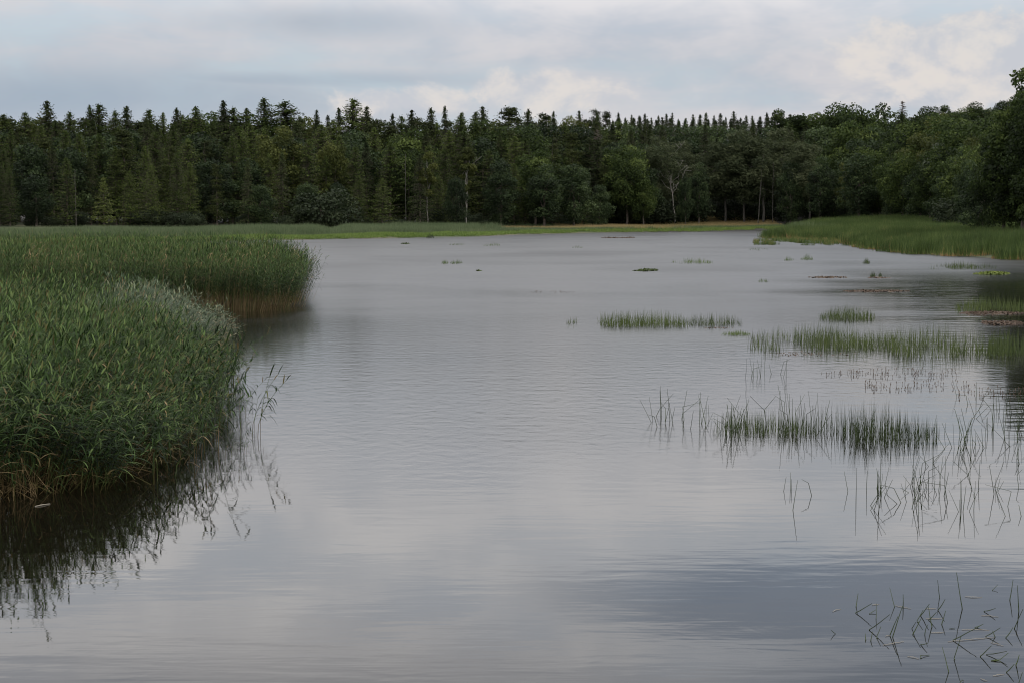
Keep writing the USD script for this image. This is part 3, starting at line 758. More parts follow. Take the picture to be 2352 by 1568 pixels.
# rows that fill the wood between and behind them
ROWS = [(-4, 378, 34, 52, 'in the front row of'), (7, 330, 26, 46, 'in the second row of'), (18, 302, 18, 42, 'in the third row of'), (29, 280, 12, 40, 'in the fourth row of'), (46, 267, 5, 30, 'near the back of'), (58, 284, 6, 46, 'at the very back of')]
for dY, mid, jit, step, where in ROWS:
    k = {}
    for px in np.arange(-70, 2260, step):
        x = px + rng.uniform(-.3, .3) * step
        near = [q for q in placed_trees if abs(q[0] - x) < step * .30 and abs(q[2] - (edge_Y(x) + dY)) < 6]
        if near: continue
        top = mid + rng.uniform(-jit, jit) + (14 if x > 1900 else 0)
        if x < 900: kinds, part = ['larch_shape_a', 'larch_shape_b', 'larch_shape_c', 'pine_shape_a', 'pine_shape_b', 'spruce_shape_a', 'alder_shape_a'], 'the left wood'
        elif x < 1400: kinds, part = ['larch_shape_b', 'pine_shape_a', 'pine_shape_b', 'spruce_shape_c', 'alder_shape_b', 'oak_shape_a', 'larch_shape_c'], 'the central wood'
        elif x < 1900: kinds, part = ['spruce_shape_a', 'spruce_shape_b', 'alder_shape_c', 'spruce_shape_c'] if dY > 15 else ['alder_shape_a', 'willow_shape_a', 'spruce_shape_c', 'alder_shape_b'], 'the aspen wood'
        else: kinds, part = ['oak_shape_a', 'oak_shape_b', 'alder_shape_b', 'alder_shape_c', 'olive_shape_a'], 'the right wood'
        if 40 < dY < 55 and x < 1420: kinds = ['pine_shape_a', 'larch_shape_b', 'olive_shape_a', 'pine_shape_b', 'larch_shape_c', 'oak_shape_a']
        if dY > 55: kinds = ['oak_shape_a', 'oak_shape_c', 'alder_shape_b', 'oak_shape_b']
        if 1780 < x and dY > 40: top = float(np.interp(x, [1780, 1900, 1990, 2060, 2150], [254, 262, 246, 266, 262])) + rng.uniform(0, 8)
        elif 1400 < x < 1900: top = max(top, 300 if dY < 15 else 285)
        if 1640 < x < 1900 and dY < 0: continue
        sh = kinds[int(rng.integers(0, len(kinds)))]
        what = {'larch': 'green larch', 'pine': 'dark pine', 'spruce': 'dark spruce', 'alder': 'round dark alder', 'oak': 'leafy oak', 'willow': 'grey aspen', 'olive': 'yellowish tree'}[sh.split('_')[0]]
        key = (what, part); k[key] = k.get(key, 0) + 1
        nm = {'larch': 'larch_tree', 'pine': 'pine_tree', 'spruce': 'spruce_tree', 'willow': 'willow_tree'}.get(sh.split('_')[0], 'broadleaf_tree')
        tree(nm, sh, x, top, edge_Y(x) + dY + rng.uniform(-3, 3), f'{what} {where} {part}, {ORD[k[key] - 1]} from left', what.split()[-1], rng.uniform(.9, 1.2), f'trees of {part}', rot=0.0 if 'willow' in sh else None)
# undergrowth along the foot of the wood
k = 0
for px in np.arange(-30, 2180, 54):
    x = px + rng.uniform(-24, 24)
    if abs(x - 237) < 50 or abs(x - 736) < 60 or rng.random() < .2: continue
    Yb = edge_Y(x) - rng.uniform(-2, 7)
    top = 480 - FOC * (float(height([[0, 300]])[0]) + (rng.uniform(4.5, 8.5) if x > 1400 else rng.uniform(1.8, 4.2)) - CAM_H) / Yb
    tree('bush', f'bush_shape_{"ab"[k % 2]}', x, top, Yb, f'dark undergrowth bush at the foot of the wood, {ORD[min(k, 48)]} from the left', 'bush', rng.uniform(1.0, 1.5), 'undergrowth at the foot of the wood')
    k += 1

# ------------------------------------------------------------------ reeds, sedges and grass
def leaf_blade(m, base, d0, length, width, droop, tone, nseg=4, side=None):
    """a curved, tapering blade"""
    t = np.linspace(0, 1, nseg + 1)[:, None]
    d0 = np.asarray(d0, float)
    p = base + d0 * length * t + np.array([0, 0, -1.0]) * droop * length * t ** 2
    h = np.array([d0[0], d0[1], 0]); h /= np.linalg.norm(h) + 1e-9
    s = np.array([-h[1], h[0], 0]) if side is None else side
    w = width * np.array([.55, 1.0, .9, .6, 0.0])[:nseg + 1] if nseg == 4 else width * np.linspace(1, 0, nseg + 1)
    l, r = p + s * w[:, None] / 2, p - s * w[:, None] / 2
    v = np.vstack([l[:-1], r[:-1], p[-1:]])
    n = nseg
    f = []
    for i in range(n - 1):
        f += [(i, n + i, n + i + 1), (i, n + i + 1, i + 1)]
    f.append((n - 1, 2 * n - 1, 2 * n))
    m.add(v, f, tone)


def reed_plan(rng, H, lean, wind=(0.22, 0.04)):
    """stem line and the leaves of one reed"""
    n = 6
    t = np.linspace(0, 1, n)
    ld = rng.normal(size=2) * .5 + np.array(wind) * 2
    off = lean * H * t[:, None] ** 1.8 * ld
    stem = np.column_stack([off, H * t * (1 - .10 * lean * t)])
    leaves = []
    k = int(rng.integers(9, 13))
    a0 = rng.uniform(0, 6.28)
    for i in range(k):
        u = .36 + .64 * ((i + rng.uniform(-.2, .2)) / (k - 1)) ** .8 if i else .36
        u = min(u, 1.0)
        b = np.array([np.interp(u, t, stem[:, j]) for j in range(3)])
        a = a0 + i * np.pi + rng.normal(0, .5)
        hd = np.array([math.cos(a), math.sin(a)]) * .9 + np.array(wind) * rng.uniform(1.2, 3.4)
        hd /= np.linalg.norm(hd)
        rise = rng.uniform(.45, 1.0) if u < .93 else rng.uniform(1.2, 2.4)
        d = np.array([hd[0], hd[1], rise]); d /= np.linalg.norm(d)
        L = rng.uniform(.30, .50) * (1.0 if u < .9 else .75)
        leaves.append((b, d, L, rng.uniform(.018, .030), rng.uniform(.35, .95) if u < .93 else rng.uniform(.1, .5), u))
    return stem, leaves


def reed_cluster(seed, n=6, R=.28, H=2.2, lean=.18, dead=.08, tan_base=.6, base_tone=(.86, 1.0)):
    rng = np.random.default_rng(seed)
    m = Mesh()
    for k in range(n):
        o = rng.normal(size=2) * R
        h = H * (rng.uniform(.66, 1.06) if rng.random() < .9 else rng.uniform(1.06, 1.2))
        stem, leaves = reed_plan(rng, h, lean)
        stem[:, :2] += o
        stem[0, 2] = -.3
        v, f = tube(stem, np.linspace(.0055, .0022, len(stem)), 3)
        z = v[:, 2]
        isdead = rng.random() < dead
        st = np.where(z < tan_base * rng.uniform(.6, 1.3), rng.uniform(*base_tone), rng.uniform(.2, .66)) if not isdead else np.full(len(z), rng.uniform(.86, 1))
        m.add(v, f, st)
        for b, d, L, w, dr, u in leaves:
            b = b + [o[0], o[1], 0]
            if isdead and rng.random() < .6: continue
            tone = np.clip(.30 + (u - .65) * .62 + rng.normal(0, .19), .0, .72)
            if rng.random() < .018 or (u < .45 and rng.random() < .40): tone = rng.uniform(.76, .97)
            if isdead: tone = rng.uniform(.82, 1)
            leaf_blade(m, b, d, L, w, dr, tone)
    return m.arrays()


def straw_cluster(seed, n=9):
    """broken dead stems and blades crossing near the water"""
    rng = np.random.default_rng(seed)
    m = Mesh()
    for k in range(n):
        o = np.append(rng.normal(size=2) * .3, -.05)
        a = rng.uniform(0, 6.28); e = rng.uniform(.25, 1.25)
        d = np.array([math.cos(a) * math.cos(e), math.sin(a) * math.cos(e), math.sin(e)])
        L = rng.uniform(.4, 1.1)
        if rng.random() < .5:
            v, f = tube(np.array([o, o + d * L * .6 + [0, 0, .03], o + d * L]), [.005, .004, .002], 3)
            m.add(v, f, rng.uniform(.80, .97))
        else:
            leaf_blade(m, o + d * rng.uniform(.1, .5), d, L * .6, .02, rng.uniform(.1, .6), rng.uniform(.68, .93))
    return m.arrays()


def tuft(seed, n, R, H, w, spread=.25, tones=(.2, .7), tip=None, base_tan=None, droop=.25):
    """far off grass: broad simple blades"""
    rng = np.random.default_rng(seed)
    m = Mesh()
    for k in range(n):
        o = np.append(rng.uniform(-R, R, 2), -.1)
        a = rng.uniform(0, 6.28)
        d = np.array([math.cos(a) * spread * rng.uniform(.2, 1.5) + .06, math.sin(a) * spread * rng.uniform(.2, 1.5), 1.0])
        h = H * rng.uniform(.65, 1.1)
        tone = np.full(5, rng.uniform(*tones))
        tone[[1, 3]] += .05; tone[4] += .1
        if base_tan is not None: tone[[0, 2]] = base_tan * rng.uniform(.93, 1.05)
        side = np.array([math.cos(a + 1.3), math.sin(a + 1.3), 0])
        leaf_blade(m, o, d, h, w * rng.uniform(.6, 1.3), droop, np.clip(tone, 0, 1), nseg=2, side=side)
    return m.arrays()


def scatter(name, label, category, protos, mats, pts, z, scale, seed, ids=None, spin=True, tilt=None):
    """a mass of plants that nobody could count, as one instancer"""
    rng = np.random.default_rng(seed)
    pi = UsdGeom.PointInstancer.Define(stage, '/World/' + numbered(name))
    targets = []
    for i, (v, f, t) in enumerate(protos):
        p = f'{pi.GetPath()}/tuft' + (f'_{i:03d}' if i else '')
        write_mesh(p, v, f, mats if isinstance(mats, str) else mats[i], tone=t)
        targets.append(Sdf.Path(p))
    pi.CreatePrototypesRel().SetTargets(targets)
    n = len(pts)
    ids = rng.integers(0, len(protos), n) if ids is None else ids
    pi.CreateProtoIndicesAttr(Vt.IntArray.FromNumpy(np.asarray(ids, np.int32)))
    pi.CreatePositionsAttr(Vt.Vec3fArray.FromNumpy(np.column_stack([pts, np.broadcast_to(z, (n,))]).astype(np.float32)))
    a = rng.uniform(-.6, .6, n) if not spin else rng.uniform(0, 2 * np.pi, n)
    q = []
    for i in range(n):
        r = Gf.Rotation(Gf.Vec3d(0, 0, 1), math.degrees(a[i]))
        if tilt is not None:
            tx, ty = tilt[i]
            mag = math.hypot(tx, ty)
            if mag > 1e-4: r = r * Gf.Rotation(Gf.Vec3d(-ty, tx, 0), math.degrees(mag))
        qq = r.GetQuat(); im = qq.GetImaginary()
        q.append(Gf.Quath(qq.GetReal(), im[0], im[1], im[2]))
    pi.CreateOrientationsAttr(Vt.QuathArray(q))
    s = np.asarray(scale, float)
    s = np.column_stack([s, s, s]) if s.ndim == 1 else s
    pi.CreateScalesAttr(Vt.Vec3fArray.FromNumpy(s.astype(np.float32)))
    tag(pi.GetPrim(), label, category, kind='stuff')
    return pi


def jitter_points(poly, step, rng):
    x0, y0, x1, y1 = poly.bounds
    X, Y = np.meshgrid(np.arange(x0, x1, step), np.arange(y0, y1, step))
    p = np.column_stack([X.ravel(), Y.ravel()]) + rng.uniform(-.5, .5, (X.size, 2)) * step
    return p[shapely.contains(poly, shapely.points(p))]


def in_view(p, margin=1.5, left=0.0):
    lim = np.abs(p[:, 1]) * (CX / FOC) + margin
    return (p[:, 0] > -lim - left) & (p[:, 0] < lim)


def out_dir(poly, p, eps=.15):
    """direction away from the middle of the bed, by the gradient of the depth"""
    gx = depth_in(poly, p + [eps, 0]) - depth_in(poly, p - [eps, 0])
    gy = depth_in(poly, p + [0, eps]) - depth_in(poly, p - [0, eps])
    return -unit(np.column_stack([gx, gy]))


rng = np.random.default_rng(5)
# near bed on the left
near_protos = [reed_cluster(200 + i, 6, .26, 2.2, .20, .025, .6, (.76, .90)) for i in range(14)]
p = jitter_points(lobe1, .40, rng)
p2 = jitter_points(lobe1, .40, rng)
d2 = depth_in(lobe1, p2)
p = np.vstack([p, p2[(d2 < 2.4) & (p2[:, 1] < 33)]])
p = p[in_view(p, 1.5, 1.5)]
dep = depth_in(lobe1, p)
blue_zone = np.exp(-((p[:, 0] + 10.2) / 2.2) ** 2 - ((p[:, 1] - 52) / 7.0) ** 2) + .30 * (rng.random(len(p)) - .5)
hn = meshkit.fbm(np.column_stack([p / 3.2, np.zeros(len(p))]), 3, 9)
face = np.clip(-out_dir(lobe1, p)[:, 1], 0, 1)
hs = (.52 + .34 * face + (.46 - .34 * face) * sstep(dep, 0, 2.4)) * (.70 + .58 * hn) * np.interp(p[:, 1], [24, 34, 48, 60], [.92, .95, .86, .74])
tl = out_dir(lobe1, p) * (.42 * (1 - .6 * face) * (1 - sstep(dep, 0, 1.6)))[:, None] + rng.normal(0, .06, (len(p), 2)) + [.05, 0]
keep = (rng.random(len(p)) < .55 + .45 * np.maximum(sstep(dep, 0, .9), face))
isblue = blue_zone > .42
for sel, nm, lab, mat, sd in ((keep & ~isblue, 'reed_bed', 'dense green reed bed filling the near left of the lake', 'reed_green', 1), (keep & isblue, 'reed_bed', 'grey green reed patch at the back right of the near bed', 'reed_blue', 2)):
    w = hs[sel]
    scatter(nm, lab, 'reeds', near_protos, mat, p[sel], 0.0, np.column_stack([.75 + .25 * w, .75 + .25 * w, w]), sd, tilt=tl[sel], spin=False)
# dead straw along the front edge
edge_line = lobe1.boundary
p = jitter_points(lobe1, .22, rng)
d = depth_in(lobe1, p)
p = p[(d < 1.5) & in_view(p, 1) & (p[:, 1] < 40) & (rng.random(len(p)) < np.where(p[:, 1] < 28, .40, .12))]
scatter('dead_reed_litter', 'tan broken reed stems crossing at the water edge of the near bed', 'dead reeds', [straw_cluster(300 + i) for i in range(8)], 'reed_green', p, 0.0, rng.uniform(.6, 1.15, len(p)), 3)

# second lobe behind it
lob_protos = [reed_cluster(240 + i, 7, .26, 2.4, .10, .05, .55) for i in range(10)]
p = jitter_points(lobe2, .42, rng)
p = p[in_view(p, 1.5)]
dep = depth_in(lobe2, p)
p, dep = p[(dep < 9) | (rng.random(len(p)) < .5)], dep[(dep < 9) | (rng.random(len(dep)) < .5)] if False else None
dep = depth_in(lobe2, p)
hn = meshkit.fbm(np.column_stack([p / 3.0, np.zeros(len(p))]), 3, 19)
hs = (.86 + .14 * sstep(dep, 0, 1.2)) * (.80 + .36 * hn)
tl = out_dir(lobe2, p) * (.26 * (1 - sstep(dep, 0, 1.1)) * np.clip(out_dir(lobe2, p)[:, 0], .1, 1))[:, None] + rng.normal(0, .05, (len(p), 2)) + [.04, 0]
scatter('reed_bed', 'tall reed bed with tan stem bases jutting into the lake behind the near one', 'reeds', lob_protos, 'reed_green', p, 0.0, np.column_stack([.85 + 0 * hs, .85 + 0 * hs, hs]), 4, tilt=tl, spin=False)

# far shore: reeds, sedge, dry grass
strip = Polygon([(-150, 188)] + [tuple(q) for q in far_shore] + [(50, 318), (56, 380), (20, 372), (-20, 330), (-150, 270)]).buffer(0)
p = jitter_points(strip.intersection(land.buffer(1.4)), .80, rng)
p = p[in_view(p, 3)]
sd = depth_in(land, p)
pxs = CX + FOC * p[:, 0] / p[:, 1]
n1 = meshkit.fbm(np.column_stack([p / [9, 6], np.zeros(len(p))]), 3, 31)
reedy = np.interp(pxs, [500, 1050, 1110, 1180], [1, 1, .35, 0]) 
start = 1.6 + 3.2 * meshkit.noise(np.column_stack([p / 13.0, np.zeros(len(p))]), 8) + np.interp(pxs, [650, 760, 790, 900, 1110], [1.0, 3.2, 3.2, 1.2, 4])
gapz = np.exp(-((pxs - 762) / 26) ** 2)
is_reed = (sd > start) & (rng.random(len(p)) < reedy) & (sd < 30)
hz = height(p)
sel = is_reed
far_t = [tuft(400 + i, 34, .62, 1.75, .050, .16, (.15, .6), base_tan=.62) for i in range(6)]
hh = (.66 + .70 * n1[sel]) * (1 - .55 * gapz[sel]) * np.clip(.62 + .16 * (sd[sel] - start[sel]), .62, 1)
scatter('reed_bed', 'grey green reed fringe along the far left shore before the wood', 'reeds', far_t, 'far_reed_blue', p[sel], hz[sel], np.column_stack([np.ones(sel.sum()), np.ones(sel.sum()), hh]), 6)
sel = (sd < np.maximum(start, 4) + 4.5) & ~is_reed & (sd > (meshkit.noise(np.column_stack([p / [3.5, 5.0], np.zeros(len(p))]), 71) - .5) * 4.5)
sed_t = [tuft(420 + i, 34, .55, .78, .06, .42, (.15, .75), droop=.4) for i in range(5)]
q = p[sel]
q = np.vstack([q + rng.uniform(-.3, .3, q.shape), q])
q = q[depth_in(land, q) > -1.4]
hsed = (.7 + .6 * meshkit.noise(np.column_stack([q / 4.0, np.zeros(len(q))]), 12)) * np.clip(.35 + depth_in(land, q) * .3, .35, 1)
scatter('sedge_belt', 'bright green sedge belt along the water edge of the far shore', 'sedge', sed_t, 'sedge', q, np.maximum(height(q), -.08), np.column_stack([np.ones(len(q)), np.ones(len(q)), hsed]), 7)
sel = (pxs > 1040) & (sd > 3.2) & ~is_reed & (rng.random(len(p)) < .9)
gr_t = [tuft(440 + i, 30, .62, .95, .05, .30, (.2, .8), droop=.3) for i in range(5)]
dn = meshkit.fbm(np.column_stack([p[sel] / [16, 9], np.zeros(sel.sum())]), 3, 44)
tanz = np.interp(pxs[sel], [1100, 1320, 1450, 1750], [-.10, .05, .13, .12]) + (dn - .5) * .5 + np.interp(sd[sel], [3, 8, 14], [-.2, -.04, .08])
idq = np.where(tanz > .03, rng.integers(0, 5, len(tanz)), 5 + rng.integers(0, 5, len(tanz)))
far_mix = [tuft(460 + i, 30, .62, 1.05, .05, .22, (.15, .6), droop=.25) for i in range(5)]
scatter('meadow_grass', 'mixed tan and green meadow grass behind the far sedge belt', 'grass', gr_t + far_mix, ['/World/Looks/dry_grass'.split('/')[-1]] * 5 + ['far_reed_blue'] * 5, p[sel], hz[sel], np.column_stack([np.ones(sel.sum()), np.ones(sel.sum()), .75 + .5 * dn]), 8, ids=idq)

# right bed
rbed = Polygon([tuple(q) for q in right_shore] + [(48, 118), (75, 130), (110, 240), (120, 330), (75, 322), (52, 318), (40.5, 262)]).buffer(0)
p = jitter_points(rbed.buffer(2.2), .72, rng)
p = p[in_view(p, 3)]
dep = depth_in(rbed, p)
wobble = meshkit.fbm(np.column_stack([p / [2.6, 6.0], np.zeros(len(p))]), 3, 57)
keep = dep > (wobble - .66) * 5.0
p, dep = p[keep], dep[keep]
n1 = meshkit.fbm(np.column_stack([p / [7, 7], np.zeros(len(p))]), 3, 51)
rt = [tuft(480 + i, 40, .55, 2.35, .045, .15, (.10, .55), base_tan=.90) for i in range(6)]
n1 = .6 * n1 + .4 * meshkit.noise(np.column_stack([p / 2.4, np.zeros(len(p))]), 53)
hs = (.70 + .30 * sstep(dep, -1, 4.5)) * (.70 + .68 * n1)
knoll = np.exp(-((CX + FOC * p[:, 0] / p[:, 1] - 1842) / 38) ** 2 - ((p[:, 1] - 262) / 14) ** 2)
zg = np.maximum(height(p), -.25)
scatter('reed_bed', 'wide green reed bed with rusty stem bases along the right shore', 'reeds', rt, 'far_reed_green', p, zg, np.column_stack([np.ones(len(p)), np.ones(len(p)), hs]), 9)
q = np.column_stack([at_depth(1842, 500, 240)[0] + rng.normal(0, 2.3, 60), 240 + rng.normal(0, 3.0, 60)])
scatter('reed_clump', 'pale grey green reed clump rising at the left end of the right bed', 'reeds', far_t, 'far_reed_blue', q, height(q), np.column_stack([np.ones(60) * 1.1, np.ones(60) * 1.1, np.clip(2.05 - .15 * np.hypot(q[:, 0] - q[:, 0].mean(), q[:, 1] - 240), .9, 2.1)]), 10)
lowp = np.array([ground_at(px, py) for px, py in zip(rng.uniform(1735, 1925, 420), 561 + rng.uniform(-9, 3, 420))])
nn = meshkit.noise(np.column_stack([lowp / [1.8, 9], np.zeros(420)]), 61)
lowp = lowp[nn > .38]
lt = [tuft(500 + i, 22, .35, .95, .035, .12, (.3, .75)) for i in range(4)]
scatter('reed_fringe', 'low green reeds standing in the water before the left end of the right bed', 'reeds', lt, 'far_reed_green', lowp, 0.0, rng.uniform(.55, 1.15, len(lowp)), 11)

# ------------------------------------------------------------------ single reeds standing free at the edge of the near bed
for i in range(10):
    rr = np.random.default_rng(600 + i)
    nm = f'single_reed_shape_{"abcdefghij"[i]}'
    class_of(nm)
    H = rr.uniform(.95, 1.25)
    stem, leaves = reed_plan(rr, H, .32 if i < 7 else .7, (.30, -.05))
    leaves = [(np.array([np.interp(.18 + .82 * u0, np.linspace(0, 1, 6), stem[:, q]) for q in range(3)]), d, L * 1.1, w, dr * 1.25, u) for (b, d, L, w, dr, u), u0 in zip(leaves, np.linspace(.05, 1, len(leaves)))]
    stem[0, 2] = -.3
    v, f = tube(stem, np.linspace(.0055, .0025, len(stem)), 4)
    write_mesh(f'/{nm}/stem', v, f, 'reed_green', tone=np.where(v[:, 2] < .35, .80, .5))
    for j, (b, d, L, w, dr, u) in enumerate(leaves[1:]):
        m = Mesh()
        tone = np.clip(.22 + rr.normal(0, .10), .02, .5) if rr.random() > .16 else rr.uniform(.72, .92)
        leaf_blade(m, b, d, L * .85, w * 1.2, dr, tone)
        v, f, t = m.arrays()
        write_mesh(f'/{nm}/leaf' + (f'_{j:03d}' if j else ''), v, f, 'reed_green', tone=t)


def single_reed(k, xy, rot, s, label, group=None):
    x = UsdGeom.Xform.Define(stage, '/World/' + numbered('reed_stalk'))
    x.AddTranslateOp().Set(Gf.Vec3d(float(xy[0]), float(xy[1]), 0))
    x.AddRotateZOp().Set(float(rot))
    x.AddScaleOp().Set(Gf.Vec3f(s, s, s))
    x.GetPrim().GetReferences().AddInternalReference(f'/single_reed_shape_{"abcdefghij"[k % 10]}')
    x.GetPrim().SetInstanceable(True)
    tag(x.GetPrim(), label, 'reed', group)


FREE = [(500, 1042, .55, 'drooping reed at the foot of the bed, leftmost of the free ones'), (517, 1052, .42, 'short reed snapped low at the water, next to a floating leaf'),
        (532, 1050, .52, 'reed with leaves hanging over its own reflection'), (560, 1046, .50, 'tight little reed tuft standing farthest out in front'),
        (566, 1044, .42, 'second stem of the tight little tuft out in front'), (552, 1000, .80, 'reed with a fan of dark leaves left of the outermost plume'),
        (578, 1002, .95, 'upright reed in the middle of the free group'), (590, 1004, .98, 'reed with a yellowed leaf in the middle of the free group'),
        (597, 1000, 1.0, 'outermost reed arching to the right over open water'), (584, 996, .7, 'low reed under the arching outermost one'),
        (512, 965, .75, 'reed leaning out where the bed turns to open water'), (506, 985, .8, 'reed with trailing leaves between bed and free group'),
        (527, 935, .7, 'lone reed with spread leaves above the free group'), (535, 868, .95, 'thin reed alone beside the upper bed edge'),
        (548, 850, .95, 'tall thin reed standing clear of the upper bed edge'), (524, 900, .85, 'reed halfway along the bed edge bending over water'),
        (683, 700, 1.0, 'reed leaning out from the tip of the rear bed'), (697, 697, .62, 'low trailing reed beyond the tip of the rear bed'),
        (706, 698, .40, 'outermost short reed off the tip of the rear bed')]
rr = np.random.default_rng(9)
for k, (px, py, s, lab) in enumerate(FREE):
    single_reed(k + (3 if 'arch' in lab else 0), ground_at(px, py), rr.uniform(-35, 35), s * 1.0, lab)
# the stalks that stand out along the rim of the near bed
rim = [q for q in np.array([edge_line.interpolate(s).coords[0] for s in np.arange(0, edge_line.length, .17)]) if 23 < q[1] < 50 and q[0] > -7.6]
rim = sorted(rim, key=lambda q: q[1])
rim_n = {}
for k, q in enumerate(rim):
    o = out_dir(lobe1, q[None])[0]
    where = 'front rim' if q[1] < 28 else 'right rim' if q[1] < 36 else 'upper right rim'
    rim_n[where] = rim_n.get(where, 0) + 1
    q = q + o * rr.uniform(-.4, .75) + rr.normal(0, .12, 2)
    turn = rr.uniform(-60, 60)
    K = rim_n[where]
    single_reed(int(rr.integers(0, 10)), q, math.degrees(math.atan2(o[1], o[0])) + turn, rr.uniform(.6, 1.2),
                f'green reed on the {where} of the near bed, {ORD[K - 1] if K < 50 else "fifty-" + ORD[K - 51] if K > 50 else "fiftieth"} from its nearest end', f'reeds on the {where} of the near bed')

# ------------------------------------------------------------------ rushes in the open water
def rush_line(rng, L, bend=0.0, lean=.12, fold=None):
    """points of one thin rush; fold = (share of length, fold angle) for a snapped one"""
    a = rng.uniform(0, 6.28)
    e = math.pi / 2 - abs(rng.normal(0, lean))
    d = np.array([math.cos(a) * math.cos(e), math.sin(a) * math.cos(e) * .6, math.sin(e)])
    base = np.array([0, 0, -.12])
    if fold:
        k = fold[0]
        mid = base + d * (L * k + .12)
        d2 = np.array([math.cos(fold[2]) * math.cos(fold[1]), math.sin(fold[2]) * math.cos(fold[1]), math.sin(fold[1])])
        tip = mid + d2 * L * (1 - k)
        return np.vstack([base, base + (mid - base) * .5, mid - d * .004, mid + d2 * .006, mid + d2 * L * (1 - k) * .5, tip])
    t = np.linspace(0, 1, 6)[:, None]
    return base + d * (L + .12) * t + np.array([d[0], d[1], -.3]) * bend * L * t ** 2


def rush(name, xy, pts, r, label, group, mat='rush_green', cat='rush', tone=.3):
    v, f = tube(pts + [xy[0], xy[1], 0], np.linspace(r, r * .45, len(pts)), 4)
    pr = write_mesh('/World/' + numbered(name), v, f, mat, tone=np.full(len(v), tone))
    tag(pr, label, cat, group)


def screen_poly(spec, d):
    """a stalk read off the photograph: positions in the picture, all at the same distance d, with a slight spread in depth"""
    return np.array([at_depth(px, py, d) for px, py in spec])


# bottom right: one by one from the photograph (positions on the 2352 print)
Z5 = lambda x, y: (2060 / 1.0884 + x * 500 / 2352 / 1.0884, 1400 / 1.0884 + y * 500 / 2352 / 1.0884)
BENT = [
    # water point, kink, tip (print of the detail), label
    ([(1600, 780), (1625, 570), (1578, 155)], 'tallest straight rush in the bottom right corner group'),
    ([(938, 760), (930, 560), (943, 410)], 'upright rush left of centre in the bottom right group'),
    ([(808, 900), (880, 690), (932, 545)], 'long rush leaning right, mirrored as a sharp V'),
    ([(776, 880), (820, 750), (865, 650)], 'shorter rush leaning parallel to the long one'),
    ([(424, 660), (378, 545), (426, 415)], 'leftmost rush, making an elbow with its reflection'),
    ([(535, 750), (375, 618), (545, 485)], 'rush making an arrow to the left with its reflection'),
    ([(652, 860), (612, 690), (650, 535)], 'thin steep rush right of the leftmost elbow'),
    ([(655, 678), (535, 628), (632, 600)], 'small reddish rush lying almost flat to the right'),
    ([(625, 895), (535, 818), (755, 615)], 'rush with a long tip slanting right over the curled one'),
    ([(815, 660), (828, 545), (800, 345)], 'pale thin rush standing left of the upright one'),
    ([(1350, 560), (1358, 435), (1332, 225)], 'thin steep rush left of the tallest'),
    ([(1388, 675), (1342, 585), (1420, 450)], 'rush slanting right just left of the tallest'),
    ([(1205, 765), (1138, 650), (1222, 495)], 'rush making a wide angle, tip to the right'),
    ([(1045, 870), (1100, 790), (1160, 700)], 'straight short rush crossing the wide angled one'),
    ([(1310, 830), (1232, 700), (1318, 600)], 'rush slanting right left of the plain upright one'),
    ([(1268, 780), (1255, 670), (1248, 560)], 'plain upright rush beside the folded pair'),
    ([(1455, 920), (1385, 750), (1446, 605)], 'long slanting rush with an upturned tip'),
    ([(1670, 895), (1480, 805), (1545, 795)], 'faint rush lying low left of the long low one'),
    ([(1520, 940), (1660, 840), (1790, 760)], 'long low rush reaching right across the foot of the tallest'),
    ([(1860, 910), (1778, 790), (1885, 755)], 'rush forked over a floating straw'),
    ([(1940, 655), (1885, 600), (1980, 530)], 'small open angle rush above the straws on the right'),
    ([(2065, 410), (1980, 352), (2078, 305)], 'faint angled rush, highest on the right side'),
    ([(1950, 950), (1905, 895), (2080, 795)], 'rush sloping up right from a low elbow'),
    ([(2230, 670), (2185, 465), (2248, 245)], 'tall elbowed rush close to the right edge'),
    ([(2290, 600), (2285, 450), (2285, 300)], 'straight rush beside the tall elbowed one'),
    ([(2320, 965), (2240, 800), (2352, 580)], 'strong rush crossing others at the right edge'),
    ([(2220, 965), (2140, 910), (2240, 800)], 'thick rush of the dark knot at the right edge'),
    ([(1960, 975), (2010, 900), (1990, 830)], 'short rush with a rusty joint near the right knot'),
    ([(1140, 1150), (1145, 1130), (1270, 1160)], 'little rush snapped to a triangle on the water'),
    ([(1140, 990), (1150, 965), (1178, 935)], 'stub of rush above the folded triangle'),
    ([(1185, 870), (1192, 800), (1212, 740)], 'low thin rush left of the slanting long one'),
    ([(1465, 1310), (1430, 1150), (1395, 1020)], 'pale olive rush slanting left near the bottom'),
    ([(2040, 1110), (1915, 1108), (2110, 1030)], 'rush lying right like an open beak'),
    ([(1960, 1225), (1840, 1130), (1960, 990)], 'rush bent like a boomerang near the bottom right'),
    ([(2070, 1190), (1975, 1275), (2190, 1105)], 'green rush leaning right over the beak shaped one'),
    ([(2262, 1290), (2258, 1230), (2275, 1090)], 'bright green rush tuft stem at the bottom right'),
    ([(2290, 1400), (2148, 1315), (2230, 1210)], 'angled rush in the lowest right corner'),
    ([(1600, 1440), (1640, 1415), (1665, 1444)], 'dark looped rush tip cut by the bottom edge'),
    ([(490, 935), (495, 905), (506, 880)], 'tiny rush stub left of the elbow bent ones'),
    ([(550, 945), (565, 900), (590, 855)], 'small slanting rush stub beside the tiny one'),
    ([(1042, 870), (1035, 800), (1058, 695)], 'faint thin rush right of the upright one'),
    ([(85, 905), (130, 862), (70, 800)], 'small pale rush angle at the far left of the group'),
    ([(2200, 1560), (2290, 1480), (2352, 1330)], 'rush rising right in the bottom corner'),
]
BENT += [([(1535, 1165), (1535, 1165), (1622, 890)], 'tall rush whose foot stands under the tip of the tallest one'),
         ([(625, 915), (625, 915), (690, 800)], 'short rush leaning right from a curled foot'),
         ([(1110, 730), (1110, 730), (1200, 610)], 'short dark rush left of the wide angled one')]
rr = np.random.default_rng(21)
